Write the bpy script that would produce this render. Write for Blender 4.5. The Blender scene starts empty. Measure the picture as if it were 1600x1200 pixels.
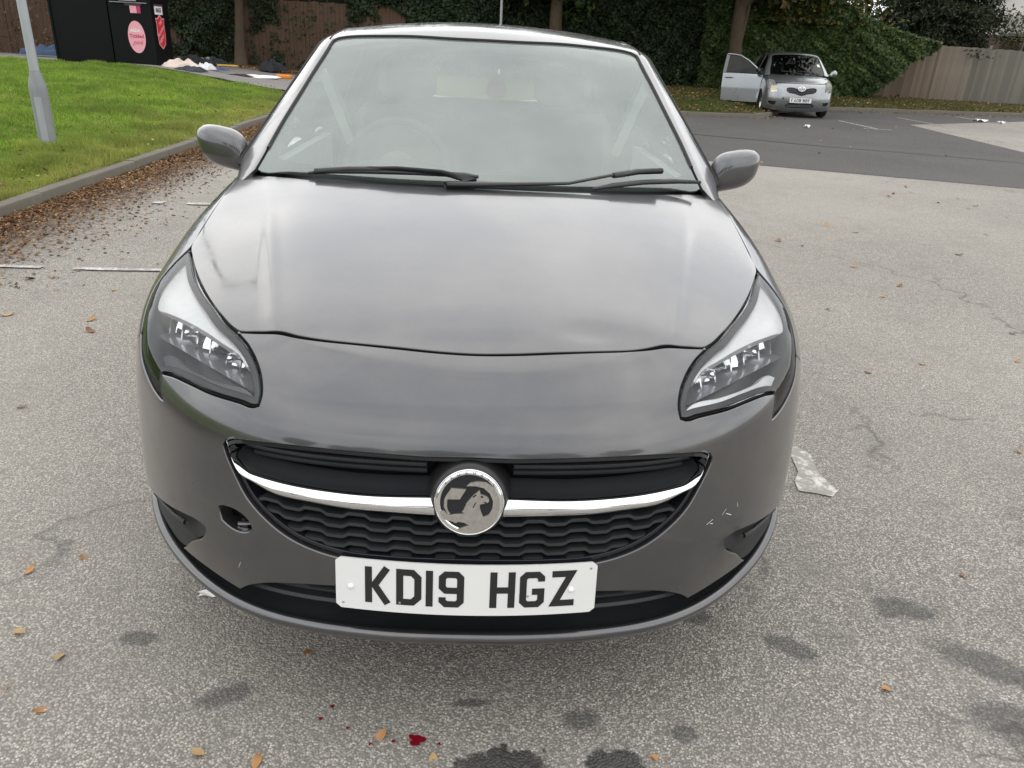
import bpy, math, random, hashlib
import numpy as np
from mathutils import Vector, Matrix
from mathutils.geometry import delaunay_2d_cdt
random.seed(7); rng = np.random.default_rng(7)
scene = bpy.context.scene
COL = scene.collection
# ------------------------------------------------------------ camera
CAM = (0.00934, -1.22617, 1.41322); YAW, PITCH, ROLL = 0.048443, 0.418708, 0.052157
def cam_axes():
    cy, sy, cp, sp = math.cos(YAW), math.sin(YAW), math.cos(PITCH), math.sin(PITCH)
    f = Vector((sy*cp, cy*cp, -sp)); r = Vector((cy, -sy, 0)); d = f.cross(r)
    cr, sr = math.cos(ROLL), math.sin(ROLL)
    return cr*r-sr*d, sr*r+cr*d, f
cd = bpy.data.cameras.new('camera'); cam = bpy.data.objects.new('camera', cd); COL.objects.link(cam)
_r, _d, _f = cam_axes()
cam.matrix_world = Matrix(((_r.x, -_d.x, -_f.x, CAM[0]), (_r.y, -_d.y, -_f.y, CAM[1]), (_r.z, -_d.z, -_f.z, CAM[2]), (0, 0, 0, 1)))
cd.sensor_fit = 'HORIZONTAL'; cd.sensor_width = 36; cd.lens = 27; cd.clip_start = .05; cd.clip_end = 600
scene.camera = cam
scene.view_settings.view_transform = 'Standard'; scene.view_settings.look = 'None'
scene.view_settings.exposure = EXPOSURE = 0.1; scene.view_settings.gamma = 1; scene.view_settings.use_curve_mapping = False
# ------------------------------------------------------------ sky: bright overcast
world = bpy.data.worlds.new('World'); scene.world = world; world.use_nodes = True
wt = world.node_tree; wt.nodes.clear()
def wn(t, **k):
    n = wt.nodes.new(t)
    for a, b in k.items(): setattr(n, a, b)
    return n
SUN_EL, SUN_AZ = math.radians(62), math.radians(-12)      # azimuth measured from +y clockwise
sky = wn('ShaderNodeTexSky', sky_type='NISHITA', sun_disc=False, sun_elevation=SUN_EL, sun_rotation=SUN_AZ)
m1 = wn('ShaderNodeMix', data_type='RGBA', blend_type='MULTIPLY'); m1.inputs[0].default_value = 1; m1.inputs[7].default_value = (.13, .13, .13, 1)
wt.links.new(sky.outputs[0], m1.inputs[6])
tc = wn('ShaderNodeTexCoord'); mp = wn('ShaderNodeMapping'); mp.inputs['Scale'].default_value = (1, 1, 2.2); mp.inputs['Location'].default_value = (3.1, .4, 0)
wt.links.new(tc.outputs['Generated'], mp.inputs[0])
nz = wn('ShaderNodeTexNoise'); nz.inputs['Scale'].default_value = 2.3; nz.inputs['Detail'].default_value = 6; nz.inputs['Roughness'].default_value = .5; nz.inputs['Distortion'].default_value = .3
wt.links.new(mp.outputs[0], nz.inputs['Vector'])
cr = wn('ShaderNodeValToRGB'); cr.color_ramp.elements[0].position = .34; cr.color_ramp.elements[0].color = (1.25, 1.29, 1.35, 1)
cr.color_ramp.elements[1].position = .66; cr.color_ramp.elements[1].color = (2.1, 2.07, 2.0, 1)
wt.links.new(nz.outputs[0], cr.inputs[0])
mx = wn('ShaderNodeMix', data_type='RGBA'); mx.inputs[0].default_value = .93
wt.links.new(m1.outputs[2], mx.inputs[6]); wt.links.new(cr.outputs[0], mx.inputs[7])
bg = wn('ShaderNodeBackground'); bg.inputs[1].default_value = 1.0; wt.links.new(mx.outputs[2], bg.inputs[0])
wo = wn('ShaderNodeOutputWorld'); wt.links.new(bg.outputs[0], wo.inputs[0])
sl = bpy.data.lights.new('sun', 'SUN'); sl.energy = 0.7; sl.angle = math.radians(110); sl.color = (1, .96, .9)
sun = bpy.data.objects.new('sun', sl); COL.objects.link(sun)
sd = Vector((math.sin(SUN_AZ)*math.cos(SUN_EL), math.cos(SUN_AZ)*math.cos(SUN_EL), math.sin(SUN_EL)))
sun.rotation_euler = sd.to_track_quat('Z', 'Y').to_euler()
import numpy as np
# ---------------------------------------------------------------- GEOM
def spline(xs, ys):
    """natural cubic spline through points, linear outside"""
    xs = np.array(xs, float); ys = np.array(ys, float); n = len(xs)
    h = np.diff(xs); A = np.zeros((n, n)); r = np.zeros(n); A[0, 0] = A[-1, -1] = 1
    for i in range(1, n-1):
        A[i, i-1] = h[i-1]; A[i, i] = 2*(h[i-1]+h[i]); A[i, i+1] = h[i]
        r[i] = 6*((ys[i+1]-ys[i])/h[i]-(ys[i]-ys[i-1])/h[i-1])
    M = np.linalg.solve(A, r)
    def f(x):
        x = np.asarray(x, float); i = np.clip(np.searchsorted(xs, x)-1, 0, n-2)
        xc = np.clip(x, xs[0], xs[-1]); a = xs[i+1]-xc; b = xc-xs[i]; hh = h[i]
        v = M[i]*a**3/(6*hh)+M[i+1]*b**3/(6*hh)+(ys[i]/hh-M[i]*hh/6)*a+(ys[i+1]/hh-M[i+1]*hh/6)*b
        s0 = (ys[1]-ys[0])/h[0]-h[0]*(2*M[0]+M[1])/6; s1 = (ys[-1]-ys[-2])/h[-1]+h[-1]*(M[-2]+2*M[-1])/6
        return v+np.where(x < xs[0], (x-xs[0])*s0, 0)+np.where(x > xs[-1], (x-xs[-1])*s1, 0)
    return f
def smax(a, b, k):
    h = np.clip(.5+.5*(a-b)/k, 0, 1)
    return b*(1-h)+a*h+k*h*(1-h)
def smin(a, b, k): return -smax(-a, -b, k)
def sig(t): return 1/(1+np.exp(-np.clip(t, -30, 30)))

FC = spline([.15, .25, .33, .42, .52, .62, .68, .73, .80, .95], [.085, .050, .026, .014, .020, .036, .046, .062, .105, .25])
TC = spline([-.1, .05, .12, .20, .30, .45, .65, .85, 1.05, 1.25, 1.5], [.60, .745, .80, .842, .873, .906, .945, .978, 1.006, 1.030, 1.05])
WB = lambda x: .15*x*x+.75*x**4
def body(x, y, z):
    X = np.abs(x)
    fx = .3*X+3*X**3
    a = (FC(z)+WB(x)-y)/np.sqrt(1+fx*fx)
    s = y-.8*WB(x)
    xl = .40+.23*(y-.22)/.88; ys = .150+.10*(x/.4)**2
    pl = smin((xl-X), (y-ys), .06)
    wd = .026-.012*sig((.30-y)/.04)
    T = TC(s)-.012*x*x+.011*(sig(pl/wd)-.5)+.0034*np.exp(-(pl/.018)**2)*sig((.95-y)/.1)-.004*np.exp(-((x-.25)/.07)**2-((y-.27)/.035)**2)-.003*np.exp(-((x-.33)/.035)**2-((y-.20)/.05)**2)
    t = (z-T)*.9
    d = np.hypot(y-.87, z-.31); d2 = np.hypot(y-3.38, z-.31)
    S = .862-.20*np.maximum(z-.55, 0)**1.5-.06*(z-.55)**2*(z < .55)-.02*sig((1.35-y)/-.2)*0+.012*np.exp(-((d-.34)/.06)**2)+.012*np.exp(-((d2-.34)/.06)**2)
    S = S-.035*np.clip((y-3.0)/1.0, 0, 2)**2
    b = X-S
    r = (y-(3.98-.25*x*x*x*x-.12*np.maximum(z-.6, 0)))
    m = smax(a, t, .05)
    m = smax(m, b, .125-.06*sig((y-.80)/.07))
    return smax(m, r, .15)
GT = spline([1.75, 1.9, 2.05, 2.25, 2.6, 3.0, 3.4, 3.75], [1.38, 1.425, 1.453, 1.472, 1.482, 1.473, 1.445, 1.40])
def green(x, y, z):
    X = np.abs(x)
    w = 1.13+(z-1.02)*1.93+.35*np.maximum(z-1.2, 0)**2+.26*x*x-y
    t = z-(GT(y)-.13*x*x)
    b = X-(.820-.9*np.maximum(1.02-z, 0)-.42*(z-1.0)-.12*np.maximum(z-1.0, 0)**2-.05*np.clip(y-2.6, 0, 2)**2)
    r = (y-(3.85-.55*(z-1.0)-.15*x*x))*.9
    m = smax(w*.46, t, .03)
    m = smax(m, .522*(X-.632)-.336*(y-1.617)+.784*(z-1.218)-.007, .008)
    m = smax(m, b*.92, .05)
    return smax(m, r, .1)
def march(fn, O, D, t0, t1, n=90):
    """first crossing from outside (f>0) going along D from t0 to t1"""
    ts = np.linspace(t0, t1, n); prev = fn(*(O+t0*D).T); hit = np.full(len(O), np.nan); lo = np.full(len(O), float(t0)); hi = np.full(len(O), float(t1)); done = prev <= 0
    for k in range(1, n):
        v = fn(*(O+ts[k]*D).T); c = (~done) & (v <= 0)
        lo[c] = ts[k-1]; hi[c] = ts[k]; done |= c
    hit = done
    for _ in range(26):
        m = (lo+hi)/2; v = fn(*(O+m[:, None]*D).T); o = v > 0
        lo = np.where(o, m, lo); hi = np.where(o, hi, m)
    P = O+((lo+hi)/2)[:, None]*D
    return P, hit
def grad(fn, P, e=1e-3):
    x, y, z = P.T
    g = np.c_[fn(x+e, y, z)-fn(x-e, y, z), fn(x, y+e, z)-fn(x, y-e, z), fn(x, y, z+e)-fn(x, y, z-e)]
    return g/np.maximum(np.linalg.norm(g, axis=1), 1e-9)[:, None]
# ---------------------------------------------------------------- END GEOM
# ------------------------------------------------------------ materials
MATS = {}
class NT:
    def __init__(s, name):
        s.m = bpy.data.materials.new(name); s.m.use_nodes = True; s.t = s.m.node_tree; s.t.nodes.clear()
        s.out = s.t.nodes.new('ShaderNodeOutputMaterial')
    def n(s, typ, **k):
        x = s.t.nodes.new(typ)
        for a, b in k.items(): setattr(x, a, b)
        return x
    def l(s, a, b): s.t.links.new(a, b)
    def val(s, sock, v):
        if hasattr(v, 'links') or isinstance(v, bpy.types.NodeSocket): s.l(v, sock)
        else: sock.default_value = v
    def coord(s, kind='Object'): return s.n('ShaderNodeTexCoord').outputs[kind]
    def noise(s, scale, detail=4, rough=.55, vec=None, dist=0, stretch=None):
        x = s.n('ShaderNodeTexNoise'); x.inputs['Scale'].default_value = scale; x.inputs['Detail'].default_value = detail
        x.inputs['Roughness'].default_value = rough; x.inputs['Distortion'].default_value = dist
        v = vec if vec is not None else s.coord()
        if stretch:
            mp = s.n('ShaderNodeMapping'); mp.inputs['Scale'].default_value = stretch; s.l(v, mp.inputs[0]); v = mp.outputs[0]
        s.l(v, x.inputs['Vector']); return x.outputs['Fac']
    def vor(s, scale, vec=None, out='Color', feature='F1'):
        x = s.n('ShaderNodeTexVoronoi', feature=feature); x.inputs['Scale'].default_value = scale
        s.l(vec if vec is not None else s.coord(), x.inputs['Vector']); return x.outputs[out]
    def ramp(s, fac, stops):
        x = s.n('ShaderNodeValToRGB'); e = x.color_ramp.elements
        while len(e) < len(stops): e.new(.5)
        for i, (p, c) in enumerate(stops):
            e[i].position = p; e[i].color = (*c, 1) if len(c) == 3 else c
        s.l(fac, x.inputs[0]); return x.outputs[0]
    def mix(s, fac, a, b, blend='MIX'):
        x = s.n('ShaderNodeMix', data_type='RGBA', blend_type=blend)
        s.val(x.inputs[0], fac)
        for sk, v in ((x.inputs[6], a), (x.inputs[7], b)):
            if isinstance(v, tuple): v = (*v, 1) if len(v) == 3 else v
            s.val(sk, v)
        return x.outputs[2]
    def math(s, op, a, b=0, c=None, clamp=False):
        x = s.n('ShaderNodeMath', operation=op, use_clamp=clamp); s.val(x.inputs[0], a); s.val(x.inputs[1], b)
        if c is not None: s.val(x.inputs[2], c)
        return x.outputs[0]
    def mapr(s, v, a, b, c=0, d=1):
        x = s.n('ShaderNodeMapRange'); s.val(x.inputs[0], v)
        for i, q in enumerate((a, b, c, d)): x.inputs[i+1].default_value = q
        return x.outputs[0]
    def bump(s, h, strength=.3, dist=.01):
        x = s.n('ShaderNodeBump'); x.inputs['Strength'].default_value = strength; x.inputs['Distance'].default_value = dist
        s.l(h, x.inputs['Height']); return x.outputs[0]
    def bsdf(s, color=(.5, .5, .5), rough=.5, metal=0, coat=0, coat_rough=.03, spec=.5, normal=None, coat_normal=None, link=True):
        x = s.n('ShaderNodeBsdfPrincipled')
        if isinstance(color, tuple): color = (*color, 1) if len(color) == 3 else color
        s.val(x.inputs['Base Color'], color); s.val(x.inputs['Roughness'], rough); s.val(x.inputs['Metallic'], metal)
        s.val(x.inputs['Coat Weight'], coat); s.val(x.inputs['Coat Roughness'], coat_rough); s.val(x.inputs['Specular IOR Level'], spec)
        if normal is not None: s.l(normal, x.inputs['Normal'])
        if coat_normal is not None: s.l(coat_normal, x.inputs['Coat Normal'])
        if link: s.l(x.outputs[0], s.out.inputs[0])
        return x
def simple(name, color, rough=.5, metal=0, coat=0, spec=.5, var=.12, scale=20, bump=0, bscale=200, bdist=.002):
    t = NT(name); nf = t.noise(scale, 4)
    c = t.mix(nf, tuple(v*(1-var) for v in color), tuple(min(1, v*(1+var)) for v in color))
    nb = t.bump(t.noise(bscale, 3), bump, bdist) if bump else None
    t.bsdf(c, rough, metal, coat, spec=spec, normal=nb); MATS[name] = t.m; return t.m
def paint(name, base, flake=.10):
    t = NT(name)
    dirt = t.noise(3.5, 7, .65)
    sm = t.noise(1.3, 3, .5, stretch=(1, 3, 1))
    c = t.mix(t.mapr(dirt, .42, .75, 0, .16), base, (.30, .27, .235))
    fl = t.vor(2600, out='Color'); c = t.mix(flake, c, fl, 'OVERLAY')
    r = t.mapr(sm, .3, .7, .26, .34)
    cr = t.mapr(t.noise(5, 7, .72, stretch=(1, 1.8, 1)), .38, .7, .03, .17)
    wav = t.bump(t.noise(1.6, 1, .4), .05, .02)
    x = t.bsdf(c, r, .80, 1., cr, normal=None, coat_normal=wav); x.inputs['Coat IOR'].default_value = 1.62; MATS[name] = t.m; return t.m
paint('grey_paint', (.082, .083, .089))
paint('silver_paint', (.27, .285, .295))
simple('black_gloss', (.012, .013, .017), .2, var=.3, scale=6, spec=.5)
simple('black_plastic', (.022, .024, .026), .48, var=.3, scale=14, bump=.15, bscale=500)
simple('black_trim', (.014, .014, .015), .35, var=.3)
simple('dark_void', (.006, .006, .007), .9)
simple('rubber', (.02, .02, .02), .8, bump=.3, bscale=90)
simple('chrome', (.82, .83, .84), .06, 1, var=.04)
simple('emblem_metal', (.50, .48, .45), .28, .9, var=.35, scale=120)
simple('satin_silver', (.92, .93, .94), .28, .25, var=.12, scale=60)
simple('reflector', (.85, .86, .88), .07, 1, var=.03)
simple('lamp_grey', (.13, .135, .14), .3, .3, var=.15)
simple('seal_rubber', (.008, .008, .008), .7, spec=.15)
simple('lens_rim', (.055, .058, .062), .35, .2)
simple('wing_black', (.008, .009, .011), .38, spec=.35, var=.2)
simple('lamp_floor', (.36, .37, .38), .22, .6, var=.3, scale=40)
simple('alloy', (.45, .46, .48), .3, .9)
simple('plate_white', (.71, .71, .70), .35, var=.03, scale=8)
simple('plate_black', (.012, .012, .012), .5)
simple('cap_white', (.8, .8, .8), .3)
simple('interior_dark', (.13, .135, .135), .75, var=.2)
simple('seat_fabric', (.11, .112, .115), .9, var=.2, bump=.3, bscale=300)
simple('interior_light', (.62, .63, .60), .85)
simple('pink_card', (.95, .22, .25), .7, var=.02)
t = NT('glass'); fr = t.n('ShaderNodeFresnel'); fr.inputs[0].default_value = 1.85
tr = t.n('ShaderNodeBsdfTransparent'); tr.inputs[0].default_value = (.80, .88, .85, 1)
gl = t.n('ShaderNodeBsdfGlossy'); gl.inputs['Roughness'].default_value = .02; gl.inputs[0].default_value = (.95, 1, .98, 1)
ms = t.n('ShaderNodeMixShader'); t.l(fr.outputs[0], ms.inputs[0]); t.l(tr.outputs[0], ms.inputs[1]); t.l(gl.outputs[0], ms.inputs[2])
df = t.n('ShaderNodeBsdfDiffuse'); df.inputs[0].default_value = (.70, .78, .75, 1)
dn = t.mapr(t.noise(4, 7, .65, stretch=(1, 1, 1)), .3, .75, .12, .20)
ms2 = t.n('ShaderNodeMixShader'); t.l(dn, ms2.inputs[0]); t.l(ms.outputs[0], ms2.inputs[1]); t.l(df.outputs[0], ms2.inputs[2])
t.l(ms2.outputs[0], t.out.inputs[0]); MATS['glass'] = t.m
def clear(name, tint, ior=1.5, dust=.03):
    t = NT(name); fr = t.n('ShaderNodeFresnel'); fr.inputs[0].default_value = ior
    tr = t.n('ShaderNodeBsdfTransparent'); tr.inputs[0].default_value = (*tint, 1)
    gl = t.n('ShaderNodeBsdfGlossy'); gl.inputs['Roughness'].default_value = .03
    ms = t.n('ShaderNodeMixShader'); t.l(fr.outputs[0], ms.inputs[0]); t.l(tr.outputs[0], ms.inputs[1]); t.l(gl.outputs[0], ms.inputs[2])
    df = t.n('ShaderNodeBsdfDiffuse'); df.inputs[0].default_value = (.5, .5, .48, 1)
    m2 = t.n('ShaderNodeMixShader'); m2.inputs[0].default_value = dust; t.l(ms.outputs[0], m2.inputs[1]); t.l(df.outputs[0], m2.inputs[2])
    t.l(m2.outputs[0], t.out.inputs[0]); MATS[name] = t.m
clear('lens_clear', (.97, .98, .98), 1.45, .004)
clear('lens_aged', (.80, .74, .60), 1.5, .30)
clear('side_glass', (.86, .92, .90), 1.4, .03)
clear('dark_glass', (.13, .15, .145), 1.45, .0)
# ------------------------------------------------------------ objects
def tag(o, label=None, cat=None, group=None, kind=None):
    if label: o['label'] = label
    if cat: o['category'] = cat
    if group: o['group'] = group
    if kind: o['kind'] = kind
    return o
def empty(name, loc=(0, 0, 0), rz=0, label=None, cat=None, group=None):
    o = bpy.data.objects.new(name, None); COL.objects.link(o); o.location = loc; o.rotation_euler = (0, 0, rz)
    o.empty_display_size = .1
    return tag(o, label, cat, group)
def link(name, me, mat, parent=None):
    o = bpy.data.objects.new(name, me); COL.objects.link(o)
    if parent is not None: o.parent = parent
    if mat is not None and not me.materials:
        for m in (mat if isinstance(mat, (list, tuple)) else [mat]): me.materials.append(MATS[m])
    return o
def mesh(name, V, F, mat, parent=None, smooth=False, normals=None, mi=None):
    me = bpy.data.meshes.new(name); me.from_pydata([tuple(map(float, v)) for v in V], [], [tuple(int(i) for i in f) for f in F])
    o = link(name, me, mat, parent)
    if mi is not None: me.polygons.foreach_set('material_index', np.array(mi, np.int32))
    if smooth or normals is not None: me.polygons.foreach_set('use_smooth', np.ones(len(me.polygons), bool))
    if normals is not None: me.normals_split_custom_set_from_vertices([tuple(map(float, n)) for n in normals])
    me.update(); return o
def bigmesh(name, V, F, mat, parent=None, smooth=False):
    """V (n,3), F (m,k) numpy"""
    V = np.asarray(V, np.float32); F = np.asarray(F, np.int32); k = F.shape[1]
    me = bpy.data.meshes.new(name); me.vertices.add(len(V)); me.vertices.foreach_set('co', V.ravel())
    me.loops.add(F.size); me.loops.foreach_set('vertex_index', F.ravel())
    me.polygons.add(len(F)); me.polygons.foreach_set('loop_start', np.arange(0, F.size, k, dtype=np.int32))
    try: me.polygons.foreach_set('loop_total', np.full(len(F), k, np.int32))
    except Exception: pass
    me.polygons.foreach_set('use_smooth', np.full(len(F), smooth, bool))
    me.update(calc_edges=True); me.validate()
    return link(name, me, mat, parent)
class MB:
    def __init__(s): s.V = []; s.F = []
    def add(s, V, F):
        b = len(s.V); s.V += [tuple(map(float, v)) for v in V]; s.F += [tuple(i+b for i in f) for f in F]
    def box(s, c, d, M=None, bev=0):
        x, y, z = (v/2 for v in d)
        if bev:
            V = []; F = []
            n = 0
            for sx in (-1, 1):
                for sy in (-1, 1):
                    for sz in (-1, 1):
                        V += [(sx*(x-bev), sy*y-sy*bev*0, sz*(z-bev)), (sx*x, sy*(y-bev), sz*(z-bev)), (sx*(x-bev), sy*(y-bev), sz*z)]
            import bmesh
            bm = bmesh.new(); vs = [bm.verts.new(v) for v in V]; r = bmesh.ops.convex_hull(bm, input=vs)
            bm.verts.index_update(); V = [v.co.copy() for v in bm.verts]; F = [[v.index for v in f.verts] for f in bm.faces]; bm.free()
        else:
            V = [(a, b, e) for a in (-x, x) for b in (-y, y) for e in (-z, z)]
            F = [(0, 1, 3, 2), (4, 6, 7, 5), (0, 4, 5, 1), (2, 3, 7, 6), (0, 2, 6, 4), (1, 5, 7, 3)]
        V = [Vector(v) for v in V]
        if M is not None: V = [M @ v for v in V]
        s.add([v+Vector(c) for v in V], F)
    def grid(s, P, cu=False, cv=False):
        P = np.asarray(P, float); m, n = P.shape[:2]; F = []
        for i in range(m-(0 if cu else 1)):
            for j in range(n-(0 if cv else 1)):
                F.append((i*n+j, i*n+(j+1) % n, ((i+1) % m)*n+(j+1) % n, ((i+1) % m)*n+j))
        s.add(P.reshape(-1, 3), F)
    def tube(s, pts, r, k=10, caps=True, flat=1.0):
        pts = [Vector(p) for p in pts]; n = len(pts); rr = r if isinstance(r, (list, tuple)) else [r]*n
        rings = []; prev = None
        for i, p in enumerate(pts):
            tn = (pts[min(i+1, n-1)]-pts[max(i-1, 0)]).normalized()
            if prev is None:
                a = tn.cross(Vector((0, 0, 1)))
                if a.length < .3: a = tn.cross(Vector((1, 0, 0)))
            else: a = prev-tn*prev.dot(tn)
            a.normalize(); prev = a; b = a.cross(tn)
            rings.append([p+a*math.cos(2*math.pi*q/k)*rr[i]+b*math.sin(2*math.pi*q/k)*rr[i]*flat for q in range(k)])
        b0 = len(s.V); s.grid([[tuple(v) for v in r_] for r_ in rings], cv=True)
        if caps: s.F += [tuple(b0+q for q in range(k)), tuple(b0+(n-1)*k+q for q in reversed(range(k)))]
    def lathe(s, prof, k=32, M=None, caps=False):
        P = []
        for i in range(k):
            a = 2*math.pi*i/k; row = [Vector((r*math.cos(a), r*math.sin(a), z)) for r, z in prof]
            if M is not None: row = [M @ v for v in row]
            P.append([tuple(v) for v in row])
        s.grid(P, cu=True)
    def prism(s, poly, h, M=None):
        """poly 2D, extruded 0..h along z; concave ok"""
        n = len(poly); V, T = tri2d(poly)
        top = [Vector((x, y, h)) for x, y in V]; bot = [Vector((x, y, 0)) for x, y in V]
        if M is not None: top = [M @ v for v in top]; bot = [M @ v for v in bot]
        m = len(V); F = [tuple(i for i in t_) for t_ in T]+[tuple(m+i for i in reversed(t_)) for t_ in T]
        F += [(i, m+i, m+(i+1) % n, (i+1) % n) for i in range(n)]
        s.add(top+bot, F)
    def build(s, name, mat, parent=None, smooth=False, flip=False):
        F = s.F if not flip else [tuple(reversed(f)) for f in s.F]
        o = mesh(name, s.V, F, mat, parent, smooth)
        if smooth == 'auto':
            import bmesh
            bm = bmesh.new(); bm.from_mesh(o.data)
            bmesh.ops.recalc_face_normals(bm, faces=bm.faces)
            for e in bm.edges:
                if len(e.link_faces) == 2 and e.calc_face_angle(0) > .6: e.smooth = False
            bm.to_mesh(o.data); bm.free()
        return o
def inpoly(P, poly):
    P = np.asarray(P); poly = np.asarray(poly); x, y = P[:, 0], P[:, 1]; ins = np.zeros(len(P), bool); n = len(poly)
    for i in range(n):
        x1, y1 = poly[i]; x2, y2 = poly[(i+1) % n]
        c = ((y1 > y) != (y2 > y))
        if y1 != y2: ins ^= c & (x < (x2-x1)*(y-y1)/(y2-y1)+x1)
    return ins
def tri2d(loop, holes=(), pts=()):
    V = [Vector((float(a), float(b))) for a, b in loop]; E = [(i, (i+1) % len(loop)) for i in range(len(loop))]
    for hl in holes:
        b = len(V); V += [Vector((float(a), float(c))) for a, c in hl]; E += [(b+i, b+(i+1) % len(hl)) for i in range(len(hl))]
    V += [Vector((float(a), float(b))) for a, b in pts]
    v, e, f, ov, oe, of = delaunay_2d_cdt(V, E, [], 0, 1e-7)
    A = np.array([tuple(p) for p in v]); T = np.array([t_ for t_ in f if len(t_) == 3])
    c = A[T].mean(1); k = inpoly(c, loop)
    for hl in holes: k &= ~inpoly(c, hl)
    T = T[k]; a = A[T]; area = (a[:, 1, 0]-a[:, 0, 0])*(a[:, 2, 1]-a[:, 0, 1])-(a[:, 1, 1]-a[:, 0, 1])*(a[:, 2, 0]-a[:, 0, 0])
    T = np.where(area[:, None] < 0, T[:, ::-1], T)
    return [tuple(p) for p in A], [tuple(int(i) for i in t_) for t_ in T]
def smoothloop(P, h, corner=38):
    """resample closed polyline: corners stay, the rest is Catmull-Rom"""
    P = np.asarray(P, float); n = len(P); d1 = P-np.roll(P, 1, 0); d2 = np.roll(P, -1, 0)-P
    cosang = (d1*d2).sum(1)/(np.linalg.norm(d1, axis=1)*np.linalg.norm(d2, axis=1)+1e-12)
    isC = cosang < math.cos(math.radians(corner)); out = []
    for i in range(n):
        p1, p2 = P[i], P[(i+1) % n]; p0 = P[i-1] if not isC[i] else 2*p1-p2; p3 = P[(i+2) % n] if not isC[(i+1) % n] else 2*p2-p1
        L = np.linalg.norm(p2-p1); k = max(1, int(round(L/h)))
        # non-uniform tangents
        def tg(a, b, c):
            la, lb = np.linalg.norm(b-a), np.linalg.norm(c-b)
            return ((b-a)/max(la, 1e-9)*lb+(c-b)/max(lb, 1e-9)*la)/(la+lb)
        m1_, m2_ = tg(p0, p1, p2)*L, tg(p1, p2, p3)*L
        for j in range(k):
            u = j/k; out.append((2*u**3-3*u**2+1)*p1+(u**3-2*u**2+u)*m1_+(-2*u**3+3*u**2)*p2+(u**3-u**2)*m2_)
    return np.array(out)
# --- projection domains for panels
class Flat:
    def __init__(s, D, O=(0, 0, 0), up=(0, 1, 0), far=3):
        s.D = np.array(D, float)/np.linalg.norm(D); u = np.cross(up, s.D); s.U = u/np.linalg.norm(u); s.W = np.cross(s.D, s.U); s.O = np.array(O, float); s.far = far
    def to2(s, P): q = np.atleast_2d(P)-s.O; return np.c_[q@s.U, q@s.W]
    def rays(s, ab): return s.O+ab[:, :1]*s.U+ab[:, 1:]*s.W+s.far*s.D, np.repeat(-s.D[None], len(ab), 0), 0, 2*s.far
    def mir(s): f = Flat(s.D, s.O, (0, 1, 0), s.far); m = np.array([-1, 1, 1]); f.D, f.U, f.W, f.O = s.D*m, s.U*m, s.W*m, s.O*m; return f
class Sph:
    def __init__(s, C, far=2.2): s.C = np.array(C, float); s.far = far
    def to2(s, P): q = np.atleast_2d(P)-s.C; return np.c_[np.arctan2(q[:, 0], -q[:, 1]), np.arctan2(q[:, 2], np.hypot(q[:, 0], q[:, 1]))]
    def rays(s, ab):
        p, t_ = ab.T; D = np.c_[np.sin(p)*np.cos(t_), -np.cos(p)*np.cos(t_), np.sin(t_)]
        return s.C+s.far*D, -D, 0, s.far
    def mir(s): return Sph(s.C*np.array([-1, 1, 1]), s.far)
class Az:
    def __init__(s, C, far=2.6): s.C = np.array(C, float); s.far = far
    def to2(s, P):
        q = np.atleast_2d(P)-s.C; r = np.hypot(q[:, 0], q[:, 1]); a = np.arctan2(r, q[:, 2]); return np.c_[a*q[:, 0]/np.maximum(r, 1e-9), a*q[:, 1]/np.maximum(r, 1e-9)]
    def rays(s, ab):
        a = np.hypot(*ab.T); u = ab/np.maximum(a, 1e-9)[:, None]; D = np.c_[u*np.sin(a)[:, None], np.cos(a)]
        return s.C+s.far*D, -D, 0, s.far
    def mir(s): return s
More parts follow.
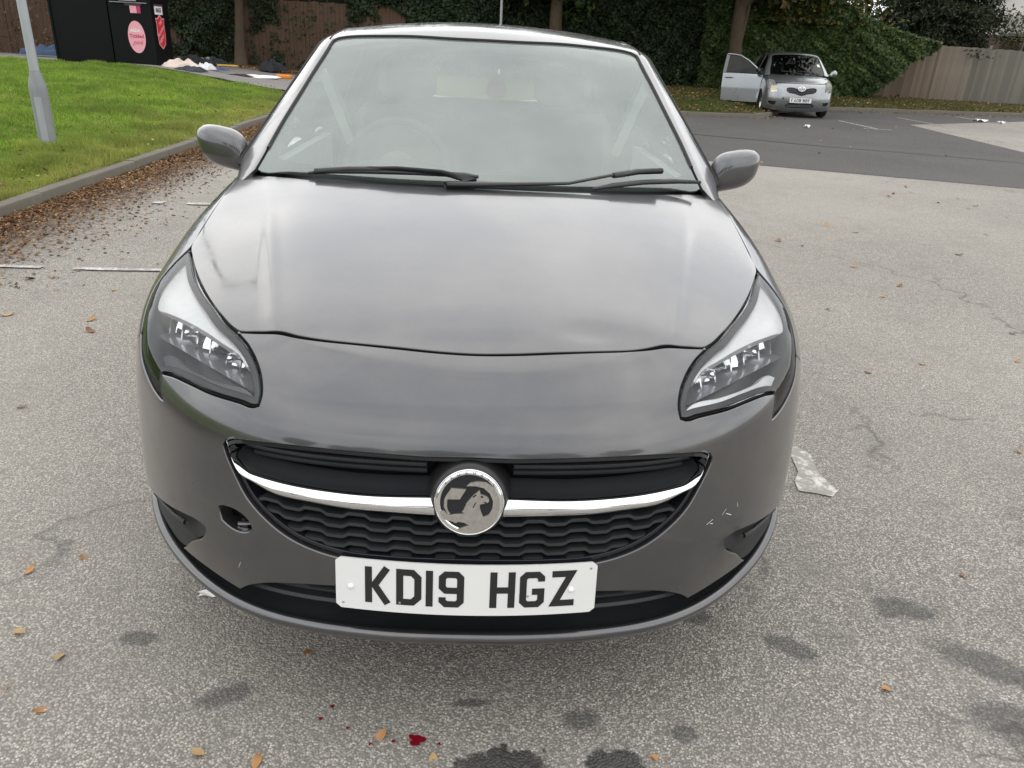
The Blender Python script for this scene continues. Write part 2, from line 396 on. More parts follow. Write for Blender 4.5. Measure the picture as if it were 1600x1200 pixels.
def panel(name, outline, fn, dom, mat, parent, h=.012, off=0., holes=(), flange=.010, inset=0., extra=None, corner=38, mir=False, smooth=True, ring=0., bevel=.0014):
    if mir:
        outline = [(-x, y, z) for x, y, z in outline]; holes = [[(-x, y, z) for x, y, z in q] for q in holes]; dom = dom.mir()
    scale = 1.
    loops = []
    for lp in [outline]+list(holes):
        ab = dom.to2(np.array(lp, float)); ab = smoothloop(ab, h, corner) if smooth else smoothloop(ab, h, -1)
        loops.append(ab)
    area = 0
    if inset:
        for q, ab in enumerate(loops):
            x, y = ab.T; ar = (x*np.roll(y, -1)-y*np.roll(x, -1)).sum(); tn = np.roll(ab, -1, 0)-np.roll(ab, 1, 0); nn = np.c_[tn[:, 1], -tn[:, 0]]/np.maximum(np.linalg.norm(tn, axis=1), 1e-9)[:, None]
            s_ = np.sign(ar)*(1 if q == 0 else -1); loops[q] = ab-nn*s_*inset
    if ring:
        ab = loops[0]; x, y = ab.T; ar = (x*np.roll(y, -1)-y*np.roll(x, -1)).sum(); tn = np.roll(ab, -2, 0)-np.roll(ab, 2, 0); nn = np.c_[tn[:, 1], -tn[:, 0]]/np.maximum(np.linalg.norm(tn, axis=1), 1e-9)[:, None]
        q = ab-nn*np.sign(ar)*ring
        dm = np.sqrt(((q[:, None]-ab[None])**2).sum(2).min(1)); q = q[(dm > ring*.93) & inpoly(q, ab)]
        loops = [ab, q]
    A = np.vstack(loops); lo, hi = A.min(0), A.max(0)
    gx = np.arange(lo[0]+h/2, hi[0], h); gy = np.arange(lo[1]+h/2, hi[1], h*.866)
    X, Y = np.meshgrid(gx, gy); X = X+(np.arange(len(gy)) % 2)[:, None]*h/2; pts = np.c_[X.ravel(), Y.ravel()]
    k = inpoly(pts, loops[0])
    for hl in loops[1:]: k &= ~inpoly(pts, hl)
    pts = pts[k]
    if len(pts):
        keep = np.ones(len(pts), bool)
        for c0 in range(0, len(pts), 4000):
            d = np.min((pts[c0:c0+4000, None, 0]-A[None, :, 0])**2+(pts[c0:c0+4000, None, 1]-A[None, :, 1])**2, axis=1); keep[c0:c0+4000] = d > (.55*h)**2
        pts = pts[keep]
    V2, T = tri2d(loops[0], loops[1:], pts); V2 = np.array(V2); T = np.array(T)
    g = (lambda x, y, z: fn(x, y, z)+off) if off else fn
    O, D, t0, t1 = dom.rays(V2); P, hit = march(g, O, D, t0, t1)
    ok = hit[T].all(1); T = T[ok]
    N = grad(g, P)
    if extra is not None:
        e = extra(P); e_ = 2e-3
        P = P-N*e[:, None]
    fnorm = np.cross(P[T[:, 1]]-P[T[:, 0]], P[T[:, 2]]-P[T[:, 0]]); bad = (fnorm*N[T].sum(1)).sum(1) < 0
    T[bad] = T[bad][:, ::-1]
    Vs, Ns, Fs = [P], [N], [tuple(t_) for t_ in T]; b = len(P); s0 = 0
    if flange:
        for q, ab in enumerate(loops):
            n = len(ab); idx = np.arange(s0, s0+n); s0 += n
            if len(V2) and not np.allclose(V2[idx], ab, atol=1e-5):
                idx = np.array([np.argmin(((V2-p)**2).sum(1)) for p in ab])
            p = P[idx]; nn = N[idx]; tn = np.roll(p, -1, 0)-np.roll(p, 1, 0); out = np.cross(tn, nn); out /= np.maximum(np.linalg.norm(out, axis=1), 1e-9)[:, None]
            ar = (ab[:, 0]*np.roll(ab[:, 1], -1)-ab[:, 1]*np.roll(ab[:, 0], -1)).sum()
            # sign: outwards means away from the panel
            test = dom.to2(p+out*1e-3)-dom.to2(p); t2 = np.roll(ab, -1, 0)-np.roll(ab, 1, 0); outw = np.c_[t2[:, 1], -t2[:, 0]]*np.sign(ar)*(1 if q == 0 else -1)
            if (test*outw).sum() < 0: out = -out
            mid = nn+out; mid /= np.linalg.norm(mid, axis=1)[:, None]
            fl = flange
            R0, R1, R2 = p, p+out*bevel-nn*bevel*1.1, p+out*bevel*1.05-nn*fl
            Vs += [R0, R1, R2]; Ns += [mid*.5+nn*.5, out, out]
            for r_ in range(2):
                for i in range(n):
                    j = (i+1) % n; f = (b+r_*n+i, b+r_*n+j, b+(r_+1)*n+j, b+(r_+1)*n+i)
                    a0, a1, a3 = R0[i] if r_ == 0 else R1[i], R0[j] if r_ == 0 else R1[j], R1[i] if r_ == 0 else R2[i]
                    fn_ = np.cross(a1-a0, a3-a0)
                    Fs.append(f if fn_@(out[i]+nn[i]*.3) >= 0 else f[::-1])
            b += 3*n
    V = np.vstack(Vs); N = np.vstack(Ns); N /= np.maximum(np.linalg.norm(N, axis=1), 1e-9)[:, None]
    return mesh(name, V, Fs, mat, parent, normals=N)
def sym(half):
    """half outline from centre (x=0 side) round to centre, x<0 -> closed symmetric loop"""
    return list(half)+[(-x, y, z) for x, y, z in reversed(half) if abs(x) > 1e-4]
def front(fn, x, z, off=0., y0=-1.):
    """point on the car's front at (x, z), off = depth behind the skin"""
    x = np.atleast_1d(np.asarray(x, float)); z = np.broadcast_to(np.asarray(z, float), x.shape)
    O = np.c_[x, np.full(len(x), y0), z]; D = np.repeat([[0., 1., 0.]], len(x), 0)
    P, h = march(fn, O, D, 0, 2.2, 120); N = grad(fn, P)
    o = np.broadcast_to(np.asarray(off, float), x.shape)
    return P-N*o[:, None]
def ribbon(name, rows, mat, parent, closed=False, caps=False):
    m = MB(); m.grid(np.array(rows), cu=closed)
    if caps and closed:
        k = len(rows); n = len(rows[0]); m.F += [tuple(i*n for i in range(k)), tuple(i*n+n-1 for i in reversed(range(k)))]
    return m.build(name, mat, parent, 'auto' if closed else True)
def text_obj(name, s, size, M, mat, parent, ext=.001, align='CENTER', shear=0, sx=1., bold=0.):
    cu = bpy.data.curves.new(name, 'FONT'); cu.body = s; cu.size = size; cu.extrude = ext; cu.align_x = align; cu.align_y = 'CENTER'; cu.shear = shear; cu.resolution_u = 3; cu.offset = bold
    tmp = bpy.data.objects.new(name, cu); COL.objects.link(tmp); dg = bpy.context.evaluated_depsgraph_get(); dg.update()
    me = bpy.data.meshes.new_from_object(tmp.evaluated_get(dg)); bpy.data.objects.remove(tmp); bpy.data.curves.remove(cu)
    me.materials.clear()
    me.transform(M @ Matrix.Diagonal((sx, 1, 1, 1)))
    return link(name, me, mat, parent)
# --- UK plate characters as stroke centre lines on a 50 x 79 cell
GL = {'K': [([(7, 0), (7, 79)], 0), ([(44, 79), (19, 40)], 0), ([(15, 46), (45, 0)], 0)],
      'D': [([(7, 7), (7, 72), (32, 72), (43, 61), (43, 18), (32, 7)], 1)], '1': [([(25, 0), (25, 79)], 0)],
      '9': [([(7, 22), (7, 14), (14, 7), (36, 7), (43, 14), (43, 65), (36, 72), (14, 72), (7, 65), (7, 44), (14, 37), (37, 37)], 0)],
      'H': [([(7, 0), (7, 79)], 0), ([(43, 0), (43, 79)], 0), ([(14, 39), (36, 39)], 0)],
      'G': [([(43, 57), (43, 65), (36, 72), (14, 72), (7, 65), (7, 14), (14, 7), (36, 7), (43, 14), (43, 35), (25, 35)], 0)],
      'Z': [([(2, 72), (41, 72), (9, 7), (49, 7)], 0)],
      'F': [([(7, 0), (7, 72), (45, 72)], 0), ([(14, 40), (38, 40)], 0)], 'A': [([(6, 0), (25, 76), (44, 0)], 0), ([(14, 22), (36, 22)], 0)],
      '0': [([(7, 14), (7, 65), (14, 72), (36, 72), (43, 65), (43, 14), (36, 7), (14, 7)], 1)],
      '8': [([(7, 14), (7, 30), (14, 40), (7, 50), (7, 65), (14, 72), (36, 72), (43, 65), (43, 50), (36, 40), (43, 30), (43, 14), (36, 7), (14, 7)], 1), ([(14, 40), (36, 40)], 0)],
      'N': [([(7, 0), (7, 79)], 0), ([(43, 0), (43, 79)], 0), ([(10, 74), (40, 5)], 0)],
      'B': [([(7, 7), (7, 72), (34, 72), (41, 65), (41, 46), (35, 40), (43, 33), (43, 14), (36, 7)], 1), ([(14, 40), (34, 40)], 0)]}
def glyph(ch, u0, v0, mp, parent, mat, sc=1., w=14., th=.0008):
    m = MB()
    for pts, closed in GL[ch]:
        P = [Vector(p) for p in pts]; n = len(P); L = []
        for i in range(n):
            a = P[i-1] if (i > 0 or closed) else None; b = P[(i+1) % n] if (i < n-1 or closed) else None
            if a is None: d = (b-P[i]).normalized(); nn = Vector((-d.y, d.x)); s = 1
            elif b is None: d = (P[i]-a).normalized(); nn = Vector((-d.y, d.x)); s = 1
            else:
                d1 = (P[i]-a).normalized(); d2 = (b-P[i]).normalized(); nn = (Vector((-d1.y, d1.x))+Vector((-d2.y, d2.x))).normalized(); s = 1/max(.45, nn.dot(Vector((-d1.y, d1.x))))
            L.append((P[i]+nn*w/2*s, P[i]-nn*w/2*s))
        segs = [(i, (i+1) % n) for i in range(n if closed else n-1)]
        for i, j in segs:
            k = max(1, int((P[j]-P[i]).length/12))
            rows = []
            for q in range(k+1):
                u = q/k; a = L[i][0].lerp(L[j][0], u); b = L[i][1].lerp(L[j][1], u)
                rows.append([mp(u0+(a.x-25)*sc*.001, v0+(a.y-39.5)*sc*.001, th), mp(u0+(b.x-25)*sc*.001, v0+(b.y-39.5)*sc*.001, th)])
            m.grid(rows)
    return m.build('character', mat, parent)
def curve(pts, n, closed=False):
    """smooth resample of a 3D polyline into n points"""
    P = np.array(pts, float); d = np.r_[0, np.cumsum(np.linalg.norm(np.diff(P, axis=0), axis=1))]; t_ = np.linspace(0, d[-1], n)
    return np.c_[[spline(d, P[:, k])(t_) for k in range(P.shape[1])]].T
# ============================================================ THE GREY HATCHBACK
car = empty('hatchback_car', (0, 2.0, 0), 0, 'dark grey hatchback with dented bonnet, chrome grille bar and KD19 HGZ number plate', 'car')
car.location = (0, 0, 0)
NOSE = Sph((0, 1.0, .5)); LD = Flat((-.6, -.65, .47))
hood_front = [(0, .191, .844), (-.078, .195, .845), (-.154, .204, .847), (-.232, .214, .849), (-.31, .228, .849), (-.359, .242, .849), (-.394, .257, .849), (-.45, .273, .843), (-.490, .283, .841)]
hood_side = [(-.501, .293, .842), (-.543, .345, .852), (-.594, .423, .864), (-.638, .503, .875), (-.674, .576, .884), (-.708, .655, .893), (-.729, .709, .898)]
hood_edge = [(-.738, .82, .921), (-.750, .982, .949), (-.763, 1.2, .979), (-.768, 1.325, .992)]
hood_rear = [(-.715, 1.262, 1.0), (-.64, 1.20, 1.0), (-.541, 1.142, 1.009), (-.362, 1.096, 1.013), (-.21, 1.078, 1.014), (0, 1.074, 1.016)]
hood = sym(hood_front+hood_side+hood_edge+hood_rear)
panel('bonnet', hood, body, Flat((0, -.25, 1), (0, .6, 0), (0, 1, 0), 2), 'grey_paint', car, .009, bevel=.0025, inset=.0042, flange=.016)
# headlight opening (car's right = photo left, x < 0)
lamp = [(-.731, .71, .897), (-.699, .634, .891), (-.657, .533, .878), (-.614, .454, .868), (-.567, .378, .858), (-.526, .318, .847), (-.491, .278, .839), (-.456, .234, .826), (-.432, .198, .809), (-.417, .166, .789), (-.411, .137, .763), (-.414, .126, .748), (-.424, .126, .745), (-.452, .139, .747), (-.518, .171, .749), (-.576, .211, .752), (-.629, .252, .75), (-.654, .273, .744), (-.653, .262, .722), (-.648, .245, .694), (-.672, .272, .700), (-.705, .315, .716), (-.738, .365, .742), (-.758, .42, .778), (-.768, .49, .818), (-.766, .57, .852), (-.752, .65, .878)]
tow = [(-.507, .109, .525), (-.491, .101, .529), (-.466, .089, .527), (-.443, .077, .513), (-.435, .073, .498), (-.45, .078, .489), (-.479, .09, .489), (-.5, .102, .499)]
grille = [(0, .048, .686), (-.067, .048, .685), (-.164, .052, .687), (-.262, .062, .688), (-.35, .077, .687), (-.415, .095, .683), (-.464, .112, .677), (-.481, .12, .672), (-.487, .121, .662), (-.483, .112, .645), (-.467, .104, .614), (-.441, .085, .568), (-.402, .065, .53), (-.356, .049, .5), (-.304, .036, .48), (-.253, .028, .469), (-.164, .019, .464), (-.063, .015, .463), (0, .015, .463)]
shut = [(-.758, .42, .778), (-.80, .52, .70), (-.84, .60, .62), (-.858, .625, .585)]
arch = lambda a0, a1, n, r=.333, cy=.87: [(-.86, cy+r*math.cos(math.radians(a)), .31+r*math.sin(math.radians(a))) for a in np.linspace(a0, a1, n)]
bump_half = hood_front[:-1]+[(-.487, .281, .8405)]+lamp[6:20]+lamp[20:23]+shut+arch(139, 162, 4)+[(-.80, .45, .40), (-.768, .36, .415), (-.735, .305, .428), (-.691, .256, .440), (-.64, .20, .453), (-.606, .17, .461), (-.568, .141, .465), (-.548, .127, .461), (-.554, .131, .443), (-.60, .172, .395), (-.633, .202, .353), (-.552, .139, .341), (-.48, .103, .320), (-.457, .088, .342), (-.414, .066, .366), (-.347, .046, .383), (-.265, .03, .392), (-.1, .02, .397), (0, .018, .397)]
panel('front_bumper', sym(bump_half), body, NOSE, 'grey_paint', car, .011, bevel=.003, inset=.0046, flange=.016, holes=[sym(grille), tow])
panel('towing_eye_recess', [(-.53, .1, .54), (-.41, .1, .54), (-.41, .1, .475), (-.53, .1, .475)], body, NOSE, 'dark_void', car, .02, off=.05, flange=0, smooth=False)
mb = MB(); mb.box((-.455, .098, .495), (.026, .006, .004)); mb.box((-.46, .104, .489), (.02, .006, .004)); mb.build('broken_clip', 'alloy', car)
# scratches
for sx, sz, a, l in ((.50, .52, .5, .016), (.535, .532, .9, .014), (.548, .522, 2.6, .018), (.57, .535, 1.9, .012), (-.47, .40, 1.2, .018), (.505, .515, 2.8, .008)):
    q = front(body, [sx-l/2*math.cos(a), sx, sx+l/2*math.cos(a)], [sz-l/2*math.sin(a), sz, sz+l/2*math.sin(a)], -.0005)
    q2 = q+np.array([[0, 0, .0016]]); mb = MB(); mb.grid([q, q2]); mb.build('scratch', 'cap_white', car)
# ---- headlights
bez = [(-.745, .72, .885), (-.699, .634, .885), (-.657, .533, .870), (-.614, .454, .860), (-.567, .378, .850), (-.52, .312, .838), (-.470, .255, .820), (-.438, .208, .795), (-.450, .215, .788), (-.468, .241, .800), (-.512, .279, .810), (-.59, .35, .820), (-.689, .439, .818), (-.725, .47, .815), (-.752, .53, .84), (-.757, .62, .87)]
refl = [(-.71, .475, .804), (-.66, .42, .812), (-.599, .371, .809), (-.506, .285, .799), (-.454, .232, .783), (-.436, .189, .757), (-.46, .198, .755), (-.499, .222, .758), (-.545, .262, .764), (-.59, .30, .766), (-.633, .328, .762), (-.656, .35, .762), (-.685, .41, .780)]
strip = [(-.650, .298, .775), (-.600, .262, .766), (-.545, .222, .763), (-.504, .195, .762), (-.433, .157, .757), (-.421, .144, .748), (-.457, .153, .748), (-.525, .186, .749), (-.591, .232, .752), (-.645, .278, .752), (-.665, .31, .765)]
for s, mir in ((-1, False), (1, True)):
    hd = panel('headlight', lamp, body, LD, 'lens_clear', car, .012, off=.0025, inset=.0065, flange=.004, mir=mir)
    hd['label'] = 'headlight with its lower light strip painted as a dark reflection' if s < 0 else 'headlight with a bright lower light strip'
    panel('lamp_seal', lamp, body, LD, 'seal_rubber', hd, .008, off=.010, inset=-.002, ring=.0085, flange=0, mir=mir)
    panel('lens_border', lamp, body, LD, 'lens_rim', hd, .008, off=.0048, inset=.0062, ring=.0105, flange=.004, mir=mir)
    panel('lamp_housing', lamp, body, LD, 'lamp_grey', hd, .016, off=.105, inset=.006, flange=0, mir=mir)
    # side wall of the housing
    ab = smoothloop(LD.to2(np.array(lamp, float)), .012, 38)
    rows = []
    for o_ in (.004, .107):
        g_ = lambda x, y, z: body(x, y, z)+o_
        O, D, t0, t1 = LD.rays(ab*.995+ab.mean(0)*.005); P, hh = march(g_, O, D, t0, t1); rows.append(P if not mir else P*[-1, 1, 1])
    mb = MB(); mb.grid(np.array(rows), cv=True); mb.build('lamp_wall', 'lamp_grey', hd, True)
    panel('lamp_bezel', bez, body, LD, 'satin_silver', hd, .012, off=.016, flange=.02, mir=mir)
    sg = -1 if mir else 1; hin = np.array([.68, .735, 0.])
    def lampP_(u, zt, dep): return np.array([-(.705-.265*u), .45-.245*u, (.764-.010*u)+zt*(.050-.016*u)])+hin*dep
    for cell in range(3):
        rows = []
        for t_ in np.linspace(0, 1, 9):
            rows.append([lampP_((cell+v)/3, t_, .016+.034*t_+.016*math.sin(math.pi*v)-.006*math.sin(math.pi*t_))*[sg, 1, 1] for v in np.linspace(.02, .98, 17)])
        mb = MB(); mb.grid(np.array(rows)); mb.build('reflector_bowl', 'reflector', hd, True)
        for v in (0, .45):
            u = (cell+v)/3; q = [lampP_(u, 0, .004), lampP_(u, 1, .016), lampP_(u, 1.02, .06), lampP_(u, 0, .03)]
            q1 = [p_*[sg, 1, 1]+[.0014, 0, 0] for p_ in q]; q2 = [p_*[sg, 1, 1]-[.0014, 0, 0] for p_ in q]; mb = MB(); mb.grid([q1, q2], cv=True); mb.F += [(0, 1, 2, 3), (7, 6, 5, 4)]; mb.build('reflector_rib', 'reflector', hd)
    mb = MB(); mb.grid([[lampP_(u, -.12, d_)*[sg, 1, 1] for u in np.linspace(-.06, 1.04, 20)] for d_ in (-.016, .0, .02, .05)]); mb.build('lamp_floor', 'lamp_floor', hd, True)
    for k, (x, y, z) in enumerate(((-.630, .395, .790), (-.505, .285, .778))):
        mb = MB(); pos = Vector((x*(-1 if mir else 1), y, z)); M_ = Matrix.Translation(pos) @ Vector((LD.D[0]*(-1 if mir else 1), LD.D[1], LD.D[2]*.4)).to_track_quat('Z', 'Y').to_matrix().to_4x4()
        mb.lathe([(.0, .016), (.006, .014), (.009, .006), (.010, -.01), (.02, -.012)], 18, M_); mb.build('bulb', 'reflector', hd, True)
    panel('light_strip', strip, body, LD, 'satin_silver' if s > 0 else 'lamp_grey', hd, .01, off=.010, flange=.012, mir=mir)  # same strip on both lamps; the grey one has a dark reflection painted in
# ---- grille
gpoly2 = np.array([(x, z) for x, y, z in sym(grille)])
panel('grille_backing', [(x*1.03, y, .575+(z-.575)*1.08) for x, y, z in sym(grille)], body, NOSE, 'dark_void', car, .03, off=.085, flange=0)
gs = sym(grille); gin = [(x*.975, y, .575+(z-.575)*.925) for x, y, z in gs]
panel('grille_surround', gs, body, NOSE, 'black_gloss', car, .012, off=.009, inset=.001, holes=[gin], flange=.05)
def zrange(x):
    """grille opening limits at x"""
    g_ = np.array([(p[0], p[2]) for p in grille]); top = g_[:8]; bot = g_[8:][::-1]
    X = -abs(x)
    zt = np.interp(X, top[::-1, 0], top[::-1, 1]); zb = np.interp(X, np.array([g_[i, 0] for i in range(len(g_)-1, 7, -1)])[::-1], np.array([g_[i, 1] for i in range(len(g_)-1, 7, -1)])[::-1])
    return zt, zb
cT = spline([0, .079, .2, .283, .361, .416, .447, .462, .470], [.610, .609, .606, .608, .612, .618, .629, .650, .674])
cB = spline([0, .061, .158, .242, .327, .393, .434, .458, .466], [.572, .572, .574, .576, .582, .591, .607, .634, .665])
for s in (-1, 1):
    xs = np.linspace(.055, .470, 70)*s; zt, zb = cT(np.abs(xs)), cB(np.abs(xs)); rows = []
    for u, o_ in ((0, .010), (0, .001), (.08, -.005), (.35, -.0105), (.52, -.012), (.62, -.0115), (.92, -.0075), (1.02, -.002), (1.05, .016)):
        rows.append(front(body, xs, zt*(1-u)+zb*u, o_))
    ribbon('chrome_bar', rows, 'chrome', car)
    # gloss black wing sloping back above the bar
    xs = np.linspace(.052, .462, 50)*s; rows = []
    for u in np.linspace(0, 1, 6): rows.append(front(body, xs, cT(np.abs(xs))-.001+np.minimum(.027, .672-cT(np.abs(xs)))*u, .004+.038*u**.8))
    ribbon('grille_wing', rows, 'wing_black', car)
    for zo, dp in ((.664, .022), (.648, .030)):
        xs = np.linspace(.085, .452 if zo > .65 else .44, 40)*s; prof = [(0, 0), (.006, -.002), (.009, .004), (.007, .022), (-.004, .022), (-.004, .004)]
        ribbon('upper_slat', [front(body, xs, zo+a-.006*(np.abs(xs)/.45)**2*0, dp+b) for a, b in prof], 'black_plastic', car, closed=True)
def wave(x, ph):
    q = ((x+ph)/.088) % 1.0
    return np.interp(q, [0, .12, .5, .62, 1], [0, 1, 1, 0, 0])
for r, z0 in enumerate((.550, .528, .506, .485, .465)):
    # width of the opening at this height
    g_ = np.array([(p[0], p[2]) for p in grille[8:]]); xe = -np.interp(z0-.004, g_[::-1, 1], g_[::-1, 0]); xe = abs(xe)+.03
    if z0 < .475: xe = .29
    xs = np.linspace(-xe, xe, int(2*xe/.0055)); zw = .0075*wave(xs+5, 0)-.003+.010*(np.abs(xs)/.42)**2
    prof = [(.0065, .020), (.0045, .012), (-.002, .012), (-.0055, .017), (-.007, .05), (.006, .06)]
    rows = [front(body, xs, z0+zw+a, b) for a, b in prof]
    ribbon('grille_slat', rows, 'black_plastic', car, closed=True)
for x in np.arange(-.35, .36, .088):
    if abs(x) < .07: continue
    mb = MB(); zt = cB(abs(x))-.004; zb = zrange(x)[1]+.008
    P = front(body, [x-.0015, x+.0015, x+.0015, x-.0015], [zb, zb, zt, zt], .045); mb.V = [tuple(p) for p in P]; mb.F = [(0, 1, 2, 3)]; mb.build('grille_strut', 'black_plastic', car)
# badge carrier and badge
bc = front(body, 0, .609)[0]; nb = Vector((0, -1, .20)).normalized(); uu = Vector((1, 0, 0)); vv = nb.cross(uu)
BM = Matrix(((uu.x, vv.x, nb.x, bc[0]), (uu.y, vv.y, nb.y, bc[1]-.012), (uu.z, vv.z, nb.z, bc[2]), (0, 0, 0, 1)))
mb = MB(); mb.lathe([(.060, .001), (.067, .001), (.071, -.003), (.076, -.012), (.082, -.035), (.086, -.075)], 64, BM); mb.build('badge_carrier', 'black_trim', car, True)
badge = MB(); badge.lathe([(0, .004), (.055, .004), (.0565, .0075), (.0575, .0075), (.0625, .0085), (.0632, .0070), (.0640, .0070), (.0650, .0082), (.0662, .0070), (.067, .0), (.066, -.006)], 72, BM); badge = badge.build('badge', 'chrome', car, True)
R_ = .066
Zc = lambda pts: [((X-731)/433*R_, -(Y-637)/392*R_) for X, Y in pts]
disc = [(math.cos(a)*.0558, math.sin(a)*.0558) for a in np.linspace(0, 2*math.pi, 48, endpoint=False)]
mb = MB(); mb.prism(disc, .0012, BM @ Matrix.Translation((0, 0, .004))); mb.build('badge_field', 'black_gloss', badge)
flag = Zc([(505, 465), (690, 475), (613, 598), (458, 600), (456, 690), (475, 745), (500, 768), (480, 790), (440, 735), (418, 690), (418, 610), (440, 560)])
arm_ = Zc([(360, 745), (385, 738), (415, 735), (445, 760), (480, 790), (560, 775), (655, 768), (700, 800), (690, 880), (640, 872), (600, 868), (575, 885), (520, 865), (440, 848), (400, 830)])
grif = Zc([(855, 482), (870, 530), (910, 540), (950, 555), (975, 580), (978, 610), (960, 632), (935, 618), (905, 620), (930, 640), (900, 645), (870, 650), (862, 680), (875, 720), (900, 780), (915, 800), (980, 770), (1022, 700), (1028, 610), (985, 520), (905, 455), (800, 435), (690, 438), (740, 395), (830, 378), (930, 385), (1010, 430), (1070, 500), (1105, 580), (1118, 660), (1105, 760), (1060, 850), (1000, 915), (930, 965), (860, 990), (780, 1000), (700, 1000), (630, 985), (575, 960), (740, 905), (700, 890), (665, 870), (650, 800), (665, 750), (640, 750), (680, 700), (665, 705), (700, 650), (685, 655), (730, 600), (755, 575), (745, 580), (775, 545), (815, 515)])
for nm, pl, hh in (('flag_emblem', flag, .0034), ('claw_emblem', arm_, .0030), ('griffin_emblem', grif, .0036)):
    mb = MB(); mb.prism(pl, hh, BM @ Matrix.Translation((0, 0, .0050))); mb.build(nm, 'emblem_metal', badge)
for pl in ([(868, 548), (905, 552), (900, 574), (875, 568)], [(770, 560), (815, 530), (820, 545), (780, 575)], [(800, 640), (830, 610), (790, 690), (770, 700)]):
    mb = MB(); mb.prism(Zc(pl), .0004, BM @ Matrix.Translation((0, 0, .0087))); mb.build('engraving', 'black_gloss', badge)
for k, ch in enumerate('VAUXHALL'):
    a = math.radians(140-k*14.5); M_ = BM @ Matrix.Translation((math.cos(a)*.0598, math.sin(a)*.0598, .0083)) @ Matrix.Rotation(a-math.pi/2, 4, 'Z')
    text_obj('letter', ch, .0088, M_, 'black_gloss', badge, ext=.0003)
# ---- number plate, bent round the bumper
def pm(u, v, d=0.):
    y = .002+.30*u*u+v*.14; n = Vector((.6*u, -1, .14)).normalized()
    return (u+n.x*d, y+n.y*d, .4155+v+n.z*d)
mb = MB(); W, H, c_ = .26, .0555, .008
def pshape(d):
    rows = []
    for i in range(53):
        u = -W+2*W*i/52; e = max(0, abs(u)-(W-c_)); hh = H-(c_-math.sqrt(max(0, c_*c_-e*e))); rows.append([pm(u, v*hh/6, d) for v in range(-6, 7)])
    return rows
mb.grid(pshape(.004)); nb_ = len(mb.V); mb.grid(pshape(0)); 
plate = mb.build('number_plate', 'plate_white', car, True)
per = MB(); A_ = pshape(.004); B_ = pshape(0)
loop = lambda R: [r[-1] for r in R]+[R[-1][k] for k in range(11, -1, -1)]+[r[0] for r in reversed(R[:-1])]+[R[0][k] for k in range(1, 12)]
per.grid([loop(A_), loop(B_)], cv=True); per.build('plate_edge', 'plate_white', plate)
for ch, u in (('K', -.176), ('D', -.114), ('1', -.0735), ('9', -.030), ('H', .071), ('G', .130), ('Z', .192)):
    glyph(ch, u, 0.002, lambda a, b, t_: pm(a, b, .0040+t_), plate, 'plate_black')
for u, v in ((-.230, -.006), (.209, -.002)):
    p = pm(u, v, .004); M_ = Matrix.Translation(p) @ Vector((.6*u, -1, .14)).normalized().to_track_quat('Z', 'Y').to_matrix().to_4x4()
    mb = MB(); mb.lathe([(0, .005), (.003, .0046), (.0055, .003), (.0065, 0)], 20, M_); mb.build('screw_cap', 'cap_white', plate, True)
for u, v in ((-.132, -.033), (.122, -.012), (-.245, -.043), (.247, .043)):
    mb = MB(); M_ = Matrix.Translation(pm(u, v, .0052)) @ Vector((0, -1, .14)).to_track_quat('Z', 'Y').to_matrix().to_4x4(); mb.lathe([(0, .0002), (.0016, .0004), (.0024, 0)], 10, M_); mb.build('rivet', 'alloy', plate)
# ---- lower intake, splitter, fog recesses
intake = [(0, .018, .405), (-.265, .03, .400), (-.347, .046, .392), (-.414, .066, .376), (-.47, .09, .345), (-.52, .12, .315), (-.46, .1, .27), (0, .018, .265)]
panel('intake_backing', sym(intake), body, NOSE, 'dark_void', car, .03, off=.06, flange=0)
for z0, xe, dp in ((.352, .45, .022), (.322, .47, .018)):
    xs = np.linspace(-xe, xe, 60); ribbon('intake_slat', [front(body, xs, z0+a, dp+b) for a, b in ((.006, .006), (.002, 0), (-.004, .002), (-.006, .04), (.005, .04))], 'black_plastic', car, closed=True)
lipc = curve([(-.79, .47, .385), (-.765, .385, .360), (-.735, .325, .338), (-.697, .272, .320), (-.642, .212, .306), (-.549, .136, .289), (-.492, .103, .281), (-.399, .066, .275), (-.257, .036, .272), (-.117, .024, .270), (0, .022, .270), (.117, .024, .270), (.257, .036, .272), (.399, .066, .275), (.492, .103, .281), (.549, .136, .289), (.642, .212, .306), (.697, .272, .320), (.735, .325, .338), (.765, .385, .360), (.79, .47, .385)], 121)
def sweep(prof):
    rows = []
    tn = np.gradient(lipc, axis=0); nn = np.c_[tn[:, 1], -tn[:, 0], np.zeros(len(tn))]; nn /= np.linalg.norm(nn, axis=1)[:, None]
    if nn[60, 1] > 0: nn = -nn
    for o_, z_ in prof: rows.append(lipc+nn*o_+np.array([0, 0, z_]))
    return rows
ribbon('splitter', sweep([(-.05, -.03), (-.02, -.026), (-.004, -.018), (.004, -.008), (.007, .002), (.004, .010), (-.004, .014), (-.013, .015), (-.016, .010)]), 'grey_paint', car)
rows = sweep([(-.015, .012), (-.03, .008), (-.05, .006), (-.075, .012), (-.11, .03)])
ribbon('splitter_tray', rows, 'black_plastic', car)
fog = [(-.80, .45, .405), (-.768, .36, .417), (-.735, .305, .430), (-.691, .256, .442), (-.64, .20, .455), (-.606, .17, .463), (-.568, .141, .467), (-.546, .125, .461), (-.552, .131, .443), (-.60, .172, .393), (-.633, .202, .350), (-.678, .25, .335), (-.711, .285, .345), (-.74, .33, .355), (-.77, .38, .37), (-.80, .45, .385)]
